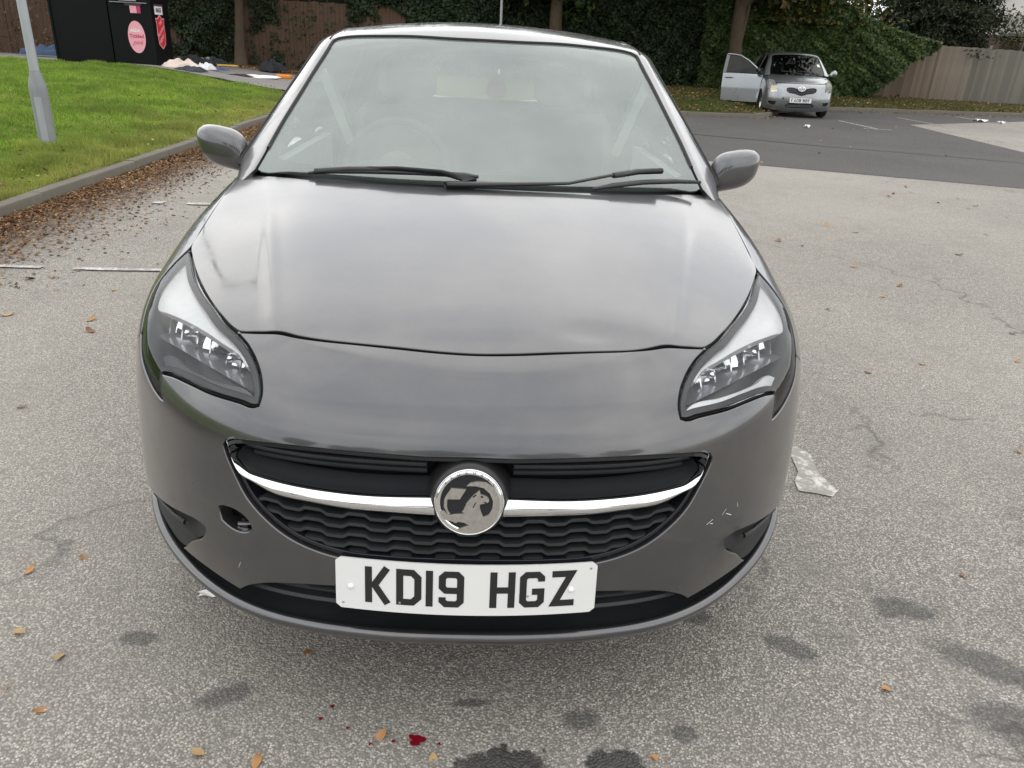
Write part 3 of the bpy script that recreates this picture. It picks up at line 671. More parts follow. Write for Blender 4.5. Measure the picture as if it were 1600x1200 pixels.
for mir in (False, True):
    panel('fog_lamp_cover', fog, body, NOSE, 'black_plastic', car, .012, off=.012, flange=0, mir=mir, extra=lambda P: .03*np.clip((P[:, 2]-.405)/.03, 0, 1)*np.clip((np.abs(P[:, 0])-.56)/.05, 0, 1)+.010*np.exp(-((P[:, 2]-.385)/.014)**2))
    s = 1 if mir else -1
    mb = MB(); P = [(-.745*(-s), .318, .432), (-.70*(-s), .272, .437), (-.66*(-s), .232, .441)]
    P = [tuple(q) for q in front(body, [s*.74, s*.70, s*.655, s*.62], [.415, .418, .424, .43], .010)]
    mb.tube(P, .006, 8); mb.build('fog_lamp_ridge', 'black_plastic', car, True)
# black inner body so that nothing shows through the gaps
mb = MB()
inner = [(0, .26), (-.3, .28), (-.45, .33), (-.56, .42), (-.62, .55), (-.64, .9), (-.64, 3.2), (-.6, 3.8), (0, 3.85)]
ring = [(x, y) for x, y in inner]+[(-x, y) for x, y in reversed(inner[1:-1])]
mb.prism(ring, .10, Matrix.Translation((0, 0, .145)))
mb.build('underbody', 'dark_void', car)
mb = MB(); ring2 = [(0, .34), (-.35, .38), (-.52, .55), (-.62, .8), (-.66, 1.28), (.66, 1.28), (.62, .8), (.52, .55), (.35, .38)]
mb.prism(ring2, .50, Matrix.Translation((0, 0, .28))); mb.build('engine_bay', 'dark_void', car)
# ---- fenders, doors, quarters
SD = Flat((-.93, -.12, .34))
fend = [lamp[0]]+[(-.7385, .82, .920), (-.7505, .982, .948), (-.7635, 1.2, .978), (-.770, 1.33, .992), (-.80, 1.40, .985), (-.83, 1.385, .90), (-.86, 1.36, .6), (-.84, 1.34, .23), (-.84, 1.19, .215)]+arch(-12, 139, 16)+shut[::-1]+lamp[24:]
fdoor = [(-.80, 1.405, .985), (-.83, 1.39, .90), (-.86, 1.365, .6), (-.84, 1.345, .23), (-.84, 2.42, .23), (-.86, 2.45, .6), (-.80, 2.46, .985)]
rdoor = [(-.80, 2.465, .985), (-.86, 2.455, .6), (-.84, 2.425, .23), (-.84, 3.02, .23), (-.85, 3.04, .40), (-.86, 3.16, .62), (-.80, 3.35, .985)]
quart = [(-.80, 3.355, .985), (-.86, 3.165, .62)]+arch(112, 0, 10, cy=3.38)+[(-.80, 3.72, .25), (-.74, 3.9, .3), (-.72, 3.9, .6), (-.72, 3.82, .985)]
for mir in (False, True):
    panel('front_wing', fend, body, SD, 'grey_paint', car, .02, inset=.0015, flange=.014, mir=mir)
    fd = panel('front_door', fdoor, body, SD, 'grey_paint', car, .03, inset=.0025, flange=.02, mir=mir)
    rd = panel('rear_door', rdoor, body, SD, 'grey_paint', car, .035, inset=.0025, flange=.02, mir=mir)
    panel('rear_quarter', quart, body, SD, 'grey_paint', car, .035, inset=.0025, flange=.02, mir=mir)
    s = 1 if mir else -1
    for d_, yy in ((fd, 2.30), (rd, 3.05)):
        mb = MB(); mb.tube([(s*.845, yy-.09, .86), (s*.882, yy-.07, .862), (s*.884, yy+.06, .862), (s*.845, yy+.08, .86)], .011, 8); mb.build('handle', 'grey_paint', d_, True)
# sills and rear
panel('tailgate', [(-.7, 3.9, .98), (-.72, 3.9, .62), (.72, 3.9, .62), (.7, 3.9, .98)], body, Flat((0, 1, .1), (0, 0, 0), (0, 0, 1), 6), 'grey_paint', car, .05)
panel('rear_bumper', [(-.73, 3.9, .61), (-.7, 3.9, .25), (.7, 3.9, .25), (.73, 3.9, .61)], body, Flat((0, 1, .1), (0, 0, 0), (0, 0, 1), 6), 'grey_paint', car, .05)
# ---- greenhouse
GZ = Az((0, 2.35, .80))
wsl = [(-.699, 1.247, 1.012), (-.684, 1.34, 1.066), (-.665, 1.456, 1.129), (-.632, 1.617, 1.218), (-.597, 1.793, 1.313), (-.577, 1.915, 1.372), (-.566, 1.958, 1.392), (-.54, 1.968, 1.399)]
wst = [(-.483, 1.967, 1.404), (-.38, 1.95, 1.409), (-.288, 1.938, 1.413), (-.15, 1.915, 1.414), (0, 1.906, 1.414)]
gbot = lambda x, z: 1.13+(z-1.02)*1.93+.26*x*x
wsb = [(0, 1.13, 1.019), (-.25, 1.14, 1.018), (-.45, 1.18, 1.016), (-.6, 1.22, 1.012), (-.682, 1.235, 1.006)]
ws_half = wst[::-1]+wsl[::-1]+wsb[::-1]
glassws = panel('windscreen', sym(ws_half), green, GZ, 'glass', car, .03, off=.002, inset=.003, flange=.004)
frit_in = [(0, 1.86, 1.392), (-.12, 1.865, 1.39), (-.155, 1.885, 1.397), (-.45, 1.925, 1.398), (-.535, 1.93, 1.386), (-.548, 1.90, 1.37), (-.575, 1.79, 1.315), (-.607, 1.617, 1.218), (-.636, 1.456, 1.129), (-.655, 1.35, 1.075), (-.655, 1.30, 1.052), (-.6, 1.255, 1.043), (-.45, 1.215, 1.04), (-.25, 1.19, 1.042), (0, 1.18, 1.043)]
panel('windscreen_border', sym(ws_half), green, GZ, 'black_trim', glassws, .02, off=.0065, inset=.001, flange=0, holes=[sym(frit_in)])
side_w1 = [(-.80, 1.62, 1.03), (-.70, 1.86, 1.20), (-.62, 2.02, 1.335), (-.60, 2.15, 1.362), (-.60, 2.40, 1.372), (-.78, 2.43, 1.02), (-.80, 2.0, 1.01)]
side_w2 = [(-.60, 2.47, 1.373), (-.60, 2.85, 1.368), (-.62, 3.1, 1.345), (-.76, 3.2, 1.06), (-.78, 2.9, 1.03), (-.78, 2.50, 1.022)]
wr = [(-.5, 3.68, 1.33), (0, 3.68, 1.34), (.5, 3.68, 1.33), (.56, 3.78, 1.08), (0, 3.8, 1.07), (-.56, 3.78, 1.08)]
shell_half = [(0, 1.912, 1.416)]+[(x*1.004, y+.007, z+.002) for x, y, z in wst[::-1][1:]]+[(x*1.008, y+.004, z+.001) for x, y, z in wsl[::-1]]+[(-.72, 1.235, .985), (-.76, 1.27, .955), (-.79, 1.36, .95), (-.83, 1.6, .955), (-.83, 2.4, .955), (-.82, 3.2, .955), (-.74, 3.72, .955), (-.5, 3.84, .955), (0, 3.88, .955)]
mirr = lambda q: [(-x, y, z) for x, y, z in q]
roof = panel('roof', sym(shell_half), green, GZ, 'grey_paint', car, .02, holes=[side_w1, side_w2, mirr(side_w1), mirr(side_w2), wr], flange=.012)
for q in (side_w1, side_w2, mirr(side_w1), mirr(side_w2)): panel('side_window', q, green, GZ, 'side_glass', car, .04, off=.006, flange=0)
panel('rear_window', wr, green, GZ, 'side_glass', car, .05, off=.006, flange=0)
panel('headlining', [(-.5, 2.05, 1.4), (.5, 2.05, 1.4), (.5, 3.5, 1.4), (-.5, 3.5, 1.4)], green, GZ, 'interior_light', car, .08, off=.03, flange=0, smooth=False)
# rubber seal across the roof edge and along the pillars, roof ditch
def gp(pts, off=0.):
    P = np.array(pts, float); ab = GZ.to2(P); O, D, t0, t1 = GZ.rays(ab); Q, h_ = march(green, O, D, t0, t1); return Q-grad(green, Q)*off
seal = curve(wsl[1:]+wst[:-1]+[(0, 1.908, 1.415)]+mirr((wsl[1:]+wst[:-1])[::-1]), 90)
mb = MB(); mb.tube([tuple(p) for p in gp(seal, -.0005)], .0055, 8); mb.build('windscreen_seal', 'rubber', car, True)
for s in (-1, 1):
    ln = curve([(s*.60, 1.97, 1.40), (s*.585, 2.15, 1.43), (s*.59, 2.5, 1.44), (s*.60, 3.0, 1.43)], 30)
    mb = MB(); mb.tube([tuple(p) for p in gp(ln, .001)], .004, 6); mb.build('roof_channel', 'rubber', car, True)
    ln = curve([(s*.79, 1.40, 1.0), (s*.745, 1.6, 1.13), (s*.69, 1.8, 1.26), (s*.645, 2.0, 1.36), (s*.63, 2.2, 1.40)], 24)
    mb = MB(); mb.tube([tuple(p) for p in gp(ln, .000)], .006, 6); mb.build('door_seal', 'rubber', car, True)
# cowl
cw = []
for u in np.linspace(0, 1, 5):
    a = curve([(-.73, 1.27, .992), (-.64, 1.20, .993), (-.541, 1.142, .998), (-.362, 1.096, 1.0), (-.21, 1.078, 1.0), (0, 1.074, 1.0), (.21, 1.078, 1.0), (.362, 1.096, 1.0), (.541, 1.142, .998), (.64, 1.20, .993), (.73, 1.27, .992)], 61)
    b = a.copy(); b[:, 1] += .075; b[:, 2] += .012
    r_ = a*(1-u)+b*u; r_[:, 2] -= .02*math.sin(math.pi*u)+.006; cw.append(r_)
ribbon('cowl', cw, 'black_plastic', car)
mb = MB(); mb.box((0, 1.16, .93), (1.3, .25, .08)); mb.build('cowl_well', 'dark_void', car)
# wipers
def gw(p, off): return tuple(gp([p], off)[0])
def wiper(blade, arm, knuckle):
    m = MB(); m.tube(blade, [.006]+[.013]*(len(blade)-2)+[.008], 8, flat=.6); b = m.build('wiper_blade', 'black_plastic', car, True)
    m = MB(); m.tube(arm, [.018, .013, .010, .010, .009][:len(arm)], 8, flat=.5); m.build('wiper_arm', 'black_trim', car, True)
    if knuckle: m = MB(); m.tube(knuckle, .013, 6, flat=.7); m.build('wiper_joint', 'black_trim', b, True)
wiper([(-.521, 1.158, 1.024), (-.447, 1.150, 1.034), (-.35, 1.142, 1.039), (-.2, 1.132, 1.043), (-.05, 1.124, 1.043), (-.009, 1.122, 1.040)], [(-.105, 1.068, 1.022), (-.02, 1.095, 1.031), (-.12, 1.112, 1.050), (-.25, 1.128, 1.052), (-.34, 1.140, 1.046)], [(-.50, 1.155, 1.030), (-.40, 1.145, 1.042), (-.30, 1.140, 1.047)])
wiper([(.331, 1.106, 1.022), (.40, 1.136, 1.030), (.50, 1.175, 1.038), (.60, 1.206, 1.040), (.69, 1.235, 1.036)], [(-.10, 1.070, 1.024), (.10, 1.082, 1.030), (.26, 1.105, 1.036), (.40, 1.162, 1.058), (.52, 1.205, 1.066)], [(.40, 1.160, 1.056), (.48, 1.192, 1.066), (.56, 1.218, 1.068)])
# ---- door mirrors
for s in (-1, 1):
    V = []; m = MB(); P = []
    for i in range(25):
        th = math.pi*i/24; row = []
        for j in range(32):
            ph = 2*math.pi*j/32; cx = math.cos(ph); cz = math.sin(ph)
            sx = abs(cx)**(.48 if cx > 0 else .85)*np.sign(cx); sz = abs(cz)**(.72)*np.sign(cz)
            rr = math.sin(th/2*1.02)**.62 if i else 0
            yy = -.058*math.cos(th/2)**1.0
            x_ = .092*rr*sx; z_ = .067*rr*sz
            x_ += -.012*(z_/.067); z_ += .010*(x_/.09)*(-1) if x_ < 0 else -.016*(x_/.09)
            row.append((x_, yy+.02*(x_/.09)*-1, z_))
        P.append(row)
    P = np.array(P)
    # local x>0 points inboard for the left hand (s=-1) mirror
    if s > 0: P[:, :, 0] *= -1
    P = P+np.array([s*.872, 1.50, 1.043])
    m.grid(P, cv=True); mo = m.build('door_mirror', 'grey_paint', car, True, flip=(s > 0))
    q = P[-1]; c0 = q.mean(0); m = MB(); m.add(list(c0+(q-c0)*.93+[0, .004, 0])+[tuple(c0+[0, .004, 0])], [(k, (k+1) % 32, 32) for k in range(32)]); m.build('mirror_glass', 'chrome', mo)
    m = MB(); m.tube([(s*.80, 1.53, .985), (s*.83, 1.51, .988), (s*.86, 1.505, 1.0)], [.034, .03, .028], 12, flat=.6); m.build('mirror_arm', 'black_trim', mo, True)
# ---- wheels
def wheel(parent, x, y, r=.31, w=.19, s=-1, spokes=5):
    M_ = Matrix.Translation((x, y, r)) @ Matrix.Rotation(math.pi/2*s, 4, 'Y')
    m = MB(); h = w/2
    m.lathe([(r*.66, -h*.8), (r*.74, -h), (r*.93, -h), (r*.985, -h*.8), (r, -h*.5), (r, h*.5), (r*.985, h*.8), (r*.93, h), (r*.74, h), (r*.66, h*.8), (r*.64, 0)], 40, M_); wh = m.build('wheel', 'rubber', parent, True)
    m = MB(); m.lathe([(r*.67, h*.85), (r*.62, h*.7), (r*.60, -h*.5), (r*.15, -h*.4)], 40, M_)
    m.build('rim', 'alloy', wh, True)
    for k in range(spokes):
        A_ = M_ @ Matrix.Rotation(2*math.pi*k/spokes, 4, 'Z'); m = MB()
        poly = [(r*.08, -r*.09), (r*.63, -r*.055), (r*.63, r*.055), (r*.08, r*.09)]; m.prism(poly, .02, A_ @ Matrix.Translation((0, 0, h*.45))); m.build('spoke', 'alloy', wh)
    m = MB(); m.lathe([(0, h*.75), (r*.1, h*.74), (r*.14, h*.4)], 20, M_); m.build('hub_cap', 'alloy', wh, True)
for s in (-1, 1):
    for y in (.87, 3.38): wheel(car, s*.755, y, s=s)
# ---- cabin
mb = MB(); rows = []
for y, z in ((1.14, .985), (1.25, 1.0), (1.40, 1.005), (1.52, .99), (1.58, .95), (1.60, .80), (1.62, .55)):
    rows.append([(x, y+.0*x*x, z+(.035*math.exp(-((x+.33)/.17)**2) if 1.35 < y < 1.6 else 0)-.02*(abs(x)/.6)**4) for x in np.linspace(-.70, .70, 40)])
mb.grid(rows); mb.build('dashboard', 'interior_dark', car, True)
M_ = Matrix.Translation((-.31, 1.66, .965)) @ Matrix.Rotation(math.radians(64), 4, 'X')
m = MB(); T_ = [[tuple(M_ @ Vector(((.183+.015*math.cos(b))*math.cos(a), (.183+.015*math.cos(b))*math.sin(a), .015*math.sin(b)))) for b in np.linspace(0, 2*math.pi, 10, endpoint=False)] for a in np.linspace(0, 2*math.pi, 48, endpoint=False)]
m.grid(T_, cu=True, cv=True); st = m.build('steering_wheel', 'seat_fabric', car, True)
m = MB(); m.lathe([(0, .03), (.05, .028), (.07, .01), (.072, -.02)], 24, M_)
for a in (0, 180, 270):
    ca, sa = math.cos(math.radians(a)), math.sin(math.radians(a)); m.tube([tuple(M_ @ Vector((.05*ca, .05*sa, 0))), tuple(M_ @ Vector((.18*ca, .18*sa, 0)))], .016, 8, flat=.5)
m.build('steering_hub', 'interior_dark', st, True)
for x in (-.35, .35):
    m = MB()
    m.box((x, 2.05, .50), (.48, .50, .16), bev=.05); M_ = Matrix.Rotation(math.radians(-16), 4, 'X'); m.box((x, 2.38, .84), (.47, .13, .60), M_, bev=.05); se = m.build('seat', 'seat_fabric', car, 'auto')
    m = MB(); m.box((x, 2.50, 1.235), (.26, .10, .17), M_, bev=.04); m.build('headrest', 'seat_fabric', se, 'auto')
m = MB(); m.box((0, 3.02, .52), (1.2, .5, .16), bev=.05); m.box((0, 3.32, .84), (1.2, .13, .56), Matrix.Rotation(math.radians(-18), 4, 'X'), bev=.05); m.build('rear_bench', 'seat_fabric', car, 'auto')
m = MB(); m.box((0, 2.5, .38), (1.5, 2.2, .04)); m.build('cabin_floor', 'interior_dark', car)
m = MB(); m.box((0.0, 1.88, 1.345), (.20, .03, .055), bev=.012); m.build('rear_view_mirror', 'black_trim', car, 'auto')
for s in (-1, 1):
    m = MB(); m.box((s*.74, 2.0, .80), (.04, 1.2, .36)); m.build('door_card', 'interior_light', car)
    m = MB(); m.box((s*.66, 2.44, 1.13), (.04, .10, .36), Matrix.Rotation(s*math.radians(20), 4, 'Y')); m.build('pillar_trim', 'interior_light', car)
m = MB(); h_ = [(.0, -.045), (.03, -.04), (.042, -.01), (.03, .015), (.028, .04), (.0, .05), (-.02, .035), (-.035, .012), (-.042, -.015), (-.03, -.042)]
m.prism(h_, .006, Matrix.Translation((.045, 1.98, 1.25)) @ Matrix.Rotation(math.pi/2, 4, 'X'))
o = m.build('air_freshener', 'pink_card'); tag(o, 'pink air freshener hanging behind the windscreen of the grey hatchback', 'air freshener')
m = MB(); m.tube([(.045, 1.977, 1.30), (.03, 1.93, 1.33)], .001, 4); m.build('cord', 'plate_white', o)
# ============================================================ GROUND
def ss(t): t = np.clip(t, 0, 1); return t*t*(3-2*t)
def bank_h(x, y):
    x = np.asarray(x, float); y = np.asarray(y, float)
    h = .095+.29*ss((-x-3.75)/5.5)
    return h*(1-.10*ss((y-20)/6))
VBX, VBY = [-4, 4.77, 6.6, 7, 8.1, 9.7, 10.4, 17.3, 34], [17.8, 18.1, 18.3, 18.7, 20.85, 22.5, 22.87, 24.45, 28]
def verge_h(x, y): return .10+.20*ss((np.asarray(y, float)-np.interp(x, VBX, VBY)-.1)/3.5)
def pebble(t, scale, stops, binder, edge=.50):
    co = t.coord('Object')
    cell = t.vor(scale, co, 'Color'); dist = t.vor(scale, co, 'Distance')
    sp = t.n('ShaderNodeSeparateColor'); t.l(cell, sp.inputs[0])
    stone = t.ramp(sp.outputs[0], stops); m_ = t.mapr(dist, edge-.10, edge+.16)
    return t.mix(m_, stone, binder), dist, sp.outputs[1]
def blob(t, cx, cy, rx, ry, ang, nz, soft=.25):
    co = t.coord('Object'); mp = t.n('ShaderNodeMapping', vector_type='TEXTURE'); mp.inputs['Location'].default_value = (cx, cy, 0)
    mp.inputs['Rotation'].default_value = (0, 0, math.radians(ang)); mp.inputs['Scale'].default_value = (rx, ry, 1e3); t.l(co, mp.inputs[0])
    ln = t.n('ShaderNodeVectorMath', operation='LENGTH'); t.l(mp.outputs[0], ln.inputs[0])
    d = t.math('ADD', ln.outputs['Value'], t.math('MULTIPLY', t.math('SUBTRACT', nz, .5), 1.5))
    return t.mapr(d, 1+soft, 1-soft, 0, 1)
t = NT('light_asphalt')
c, dist, rnd = pebble(t, 182, [(0, (.185, .172, .152)), (.25, (.26, .242, .214)), (.5, (.33, .307, .272)), (.8, (.42, .392, .348)), (1, (.62, .58, .52))], (.14, .13, .115))
n1 = t.noise(1.1, 6, .6); n2 = t.noise(7, 5, .6); n3 = t.noise(.35, 3, .5)
c = t.mix(t.mapr(n1, .35, .7, 0, .32), c, (.22, .205, .185)); c = t.mix(t.mapr(n2, .5, .8, 0, .28), c, (.14, .135, .13)); c = t.mix(t.mapr(n3, .35, .65, 0, .22), c, (.48, .45, .40))
fn_ = t.noise(26, 5, .65)
k = None
for args in ((.27, .065, .040, .032, 10), (.50, .03, .034, .026, 0), (.85, .31, .07, .035, -35), (1.24, .47, .08, .04, -20), (1.36, .25, .16, .05, -35), (1.18, .45, .03, .02, 0), (1.30, .08, .10, .05, -20), (.62, .42, .05, .03, 0), (-.55, .12, .06, .03, 20), (-.82, .30, .05, .025, 0), (.02, .11, .05, .012, 5)):
    b_ = blob(t, *args, fn_); k = b_ if k is None else t.math('MAXIMUM', k, b_)
c = t.mix(t.math('MULTIPLY', k, .62), c, (.055, .055, .055))
k = None
for args in ((.085, -.080, .100, .068, 10), (.335, -.078, .072, .062, 0)):
    b_ = blob(t, *args, fn_, .08); k = b_ if k is None else t.math('MAXIMUM', k, b_)
wet = t.math('MULTIPLY', k, .88); c = t.mix(wet, c, (.028, .028, .028))
crk = t.n('ShaderNodeTexVoronoi', feature='DISTANCE_TO_EDGE'); crk.inputs['Scale'].default_value = .3
wv = t.n('ShaderNodeVectorMath', operation='ADD'); nv = t.n('ShaderNodeTexNoise'); nv.inputs['Scale'].default_value = 2.0; nv.inputs['Detail'].default_value = 6; t.l(t.coord(), nv.inputs['Vector']); t.l(t.coord(), wv.inputs[0]); t.l(nv.outputs['Color'], wv.inputs[1]); t.l(wv.outputs[0], crk.inputs['Vector'])
cm = t.math('MULTIPLY', t.mapr(crk.outputs['Distance'], .006, .001), t.mapr(n1, .45, .6)); c = t.mix(t.math('MULTIPLY', cm, .55), c, (.05, .048, .045))
sx_ = t.n('ShaderNodeSeparateXYZ'); t.l(t.coord(), sx_.inputs[0]); dirt = t.math('ADD', t.mapr(sx_.outputs[0], -2.5, -3.5, 0, 1), t.math('MULTIPLY', t.math('SUBTRACT', fn_, .5), 2.0)); dirt = t.math('MULTIPLY', t.mapr(dirt, .25, .75), t.mapr(sx_.outputs[1], 16, 12)); c = t.mix(t.math('MULTIPLY', dirt, .85), c, (.085, .058, .04))
gr_ = t.mapr(t.noise(2.2, 7, .75), .52, .72, 0, .35); c = t.mix(gr_, c, (.16, .15, .13))
hgt = t.math('SUBTRACT', 0, dist)
t.bsdf(c, t.mapr(wet, 0, 1, .88, .35), spec=.35, normal=t.bump(hgt, .6, .005)); MATS['light_asphalt'] = t.m
t = NT('dark_asphalt')
c, dist, rnd = pebble(t, 130, [(0, (.045, .044, .043)), (.6, (.085, .082, .078)), (.9, (.13, .125, .118)), (1, (.24, .23, .21))], (.038, .037, .036))
c = t.mix(t.mapr(t.noise(.5, 6, .6), .3, .7, 0, .35), c, (.13, .12, .11)); c = t.mix(t.mapr(t.noise(5, 5, .7), .55, .8, 0, .3), c, (.05, .05, .05))
t.bsdf(c, .85, spec=.35, normal=t.bump(dist, .6, .006)); MATS['dark_asphalt'] = t.m
t = NT('path_asphalt'); c = t.mix(t.noise(3, 6), (.15, .145, .14), (.24, .225, .21)); t.bsdf(c, .9, normal=t.bump(t.noise(70, 3), .4, .006)); MATS['path_asphalt'] = t.m
t = NT('road_white'); w_ = t.mapr(t.noise(22, 7, .72), .50, .62); c = t.mix(w_, (.30, .285, .26), (.62, .60, .56)); t.bsdf(c, .8, normal=t.bump(t.noise(160, 3), .4, .003)); MATS['road_white'] = t.m
t = NT('kerb_concrete'); c = t.mix(t.noise(2.5, 6, .65), (.085, .075, .06), (.19, .17, .14)); c = t.mix(t.mapr(t.noise(9, 5, .7), .5, .75, 0, .7), c, (.10, .11, .06)); t.bsdf(c, .9, normal=t.bump(t.noise(90, 4, .7), .5, .008)); MATS['kerb_concrete'] = t.m
t = NT('turf'); n1 = t.noise(1.2, 5); n2 = t.noise(14, 4)
c = t.mix(n2, (.035, .08, .010), (.10, .17, .022)); c = t.mix(t.mapr(n1, .4, .75, 0, .5), c, (.17, .18, .04))
px = t.n('ShaderNodeSeparateXYZ'); t.l(t.coord(), px.inputs[0]); ed = t.mapr(px.outputs[0], -4.35, -3.8)
c = t.mix(t.math('MULTIPLY', ed, t.mapr(t.noise(5, 5), .35, .6)), c, (.20, .17, .07)); t.bsdf(c, .95, spec=.1, normal=t.bump(n2, .5, .02)); MATS['turf'] = t.m
t = NT('shade_toned_turf'); c = t.mix(t.noise(6, 5), (.035, .045, .012), (.09, .075, .035)); t.bsdf(c, .95, spec=.1); MATS['shade_toned_turf'] = t.m  # leaf-strewn verge, with the shade of the trees put into the colour
def bladeMat(name, stops, yellow, e0=-5.2, e1=-3.8):
    t = NT(name); g_ = t.n('ShaderNodeNewGeometry'); c = t.ramp(g_.outputs['Random Per Island'], stops)
    px = t.n('ShaderNodeSeparateXYZ'); t.l(t.coord(), px.inputs[0]); n_ = t.noise(1.3, 5, .6)
    ed = t.math('ADD', t.mapr(px.outputs[0], e0, e1, 0, .75), t.mapr(n_, .48, .75, 0, .45), clamp=True)
    c = t.mix(t.math('MULTIPLY', ed, .75), c, yellow); c = t.mix(t.mapr(t.noise(.75, 6, .7), .36, .62, .0, .55), c, (.05, .10, .018)); c = t.mix(t.mapr(t.noise(4.5, 6, .7), .55, .75, .0, .6), c, (.07, .085, .03)); x = t.bsdf(c, .6, spec=.25, link=False)
    tl = t.n('ShaderNodeBsdfTranslucent'); t.l(c, tl.inputs[0]); ms = t.n('ShaderNodeMixShader'); ms.inputs[0].default_value = .35
    t.l(x.outputs[0], ms.inputs[1]); t.l(tl.outputs[0], ms.inputs[2]); t.l(ms.outputs[0], t.out.inputs[0]); MATS[name] = t.m
bladeMat('shade_toned_blades', [(0, (.045, .075, .012)), (.5, (.085, .12, .02)), (.9, (.12, .15, .03)), (1, (.22, .18, .07))], (.16, .13, .05), 90, 95)  # darker than the lawn blades: tree shade is mixed into these colours
bladeMat('grass_blades', [(0, (.10, .19, .014)), (.4, (.22, .38, .035)), (.8, (.35, .51, .07)), (1, (.55, .55, .20))], (.44, .38, .12))
def leafMat(name, stops, rough=.55, trans=.25, spec=.4):
    t = NT(name); g_ = t.n('ShaderNodeNewGeometry'); c = t.ramp(g_.outputs['Random Per Island'], stops)
    big = t.noise(.9, 3); c = t.mix(t.mapr(big, .35, .65, 0, .45), c, tuple(v*.55 for v in stops[0][1]))
    x = t.bsdf(c, rough, spec=spec, link=False); tl = t.n('ShaderNodeBsdfTranslucent'); t.l(c, tl.inputs[0]); ms = t.n('ShaderNodeMixShader'); ms.inputs[0].default_value = trans
    t.l(x.outputs[0], ms.inputs[1]); t.l(tl.outputs[0], ms.inputs[2]); t.l(ms.outputs[0], t.out.inputs[0]); MATS[name] = t.m
leafMat('ivy_leaf', [(0, (.010, .022, .008)), (.5, (.020, .042, .014)), (.88, (.036, .066, .020)), (1, (.07, .10, .03))])
leafMat('bush_leaf', [(0, (.016, .036, .008)), (.4, (.040, .078, .016)), (.8, (.075, .125, .026)), (1, (.17, .19, .05))])
leafMat('conifer_leaf', [(0, (.012, .020, .008)), (.6, (.024, .036, .013)), (1, (.06, .062, .022))])
leafMat('autumn_crown', [(0, (.03, .05, .012)), (.5, (.075, .09, .02)), (.85, (.16, .14, .03)), (1, (.24, .15, .04))])
leafMat('litter', [(0, (.07, .035, .02)), (.4, (.16, .085, .045)), (.75, (.27, .15, .075)), (.93, (.40, .25, .12)), (1, (.50, .40, .22))], .8, .05, .1)
leafMat('creeper_dead', [(0, (.05, .04, .025)), (.5, (.11, .085, .05)), (.9, (.17, .12, .08)), (1, (.28, .14, .09))], .8, .1, .1)
simple('leaf_orange', (.36, .18, .06), .6, var=.35, scale=60); simple('leaf_tan', (.36, .24, .11), .6, var=.3, scale=60); simple('leaf_brown', (.20, .09, .045), .7, var=.3, scale=60)
t = NT('bark'); c = t.mix(t.noise(7, 6, .7, stretch=(4, 4, .6)), (.035, .028, .02), (.15, .115, .08)); t.bsdf(c, .95, spec=.1, normal=t.bump(t.noise(12, 5, .7, stretch=(4, 4, .5)), .8, .03)); MATS['bark'] = t.m
t = NT('brown_boards'); c = t.mix(t.noise(3, 5, .6, stretch=(8, 8, .4)), (.045, .025, .015), (.13, .078, .05)); t.bsdf(c, .9, normal=t.bump(t.noise(8, 4, .6, stretch=(9, 9, .4)), .6, .01)); MATS['brown_boards'] = t.m
t = NT('weathered_board'); oi = t.n('ShaderNodeObjectInfo'); c = t.mix(oi.outputs['Random'], (.135, .095, .07), (.29, .222, .172)); c = t.mix(t.mapr(t.noise(2.5, 6, .65, stretch=(9, 9, .5)), .35, .75, 0, .75), c, (.085, .075, .062))
px = t.n('ShaderNodeSeparateXYZ'); t.l(t.n('ShaderNodeNewGeometry').outputs['Position'], px.inputs[0]); c = t.mix(t.mapr(px.outputs[0], 14.8, 17.5, 0, .55), c, (.17, .185, .165))
t.bsdf(c, .9, spec=.15, normal=t.bump(t.noise(6, 5, .6, stretch=(12, 12, .4)), .5, .01)); MATS['weathered_board'] = t.m
t = NT('galvanised'); c = t.mix(t.noise(6, 5, .6, stretch=(3, 3, .6)), (.28, .30, .32), (.44, .46, .48)); t.bsdf(c, .55, .25, normal=t.bump(t.noise(60, 3), .15, .003)); MATS['galvanised'] = t.m
t = NT('old_metal'); c = t.mix(t.noise(5, 6, .7, stretch=(3, 3, .5)), (.16, .17, .18), (.33, .34, .35)); t.bsdf(c, .6, .2); MATS['old_metal'] = t.m
simple('soil', (.06, .045, .03), .95, var=.4, scale=6, bump=.6, bscale=30, bdist=.02)
simple('container_black', (.004, .0045, .005), .5, var=.3, scale=3, spec=.15)
simple('white_render', (.62, .60, .57), .85); simple('roof_tile', (.10, .095, .09), .8, var=.3); simple('brick_orange', (.38, .15, .07), .9, var=.3)
simple('red_paint', (.16, .004, .012), .25, var=.3, scale=40); simple('sign_red', (.60, .03, .035), .5, var=.03); simple('sign_pink', (.78, .36, .42), .5, var=.03); simple('sign_deep_pink', (.50, .03, .12), .5, var=.03)
simple('sign_white', (.78, .76, .75), .5, var=.03); simple('sign_purple', (.10, .03, .07), .5)
def sheet(name, poly, z, mat, h=None, zf=None, kind='structure'):
    V, T = tri2d(poly, (), h if h is not None else ())
    P = [(x, y, (zf(x, y) if zf else z)) for x, y in V]
    return tag(mesh(name, P, T, mat, None, bool(zf)), kind=kind)
sheet('ground', [(-150, -80), (150, -80), (150, 170), (-150, 170)], -.03, 'soil')
sheet('car_park', [(-26, -26), (34, -26), (34, 26.5), (-3.7, 26.5), (-3.7, 24.8), (-26, 24.8)], 0, 'light_asphalt')
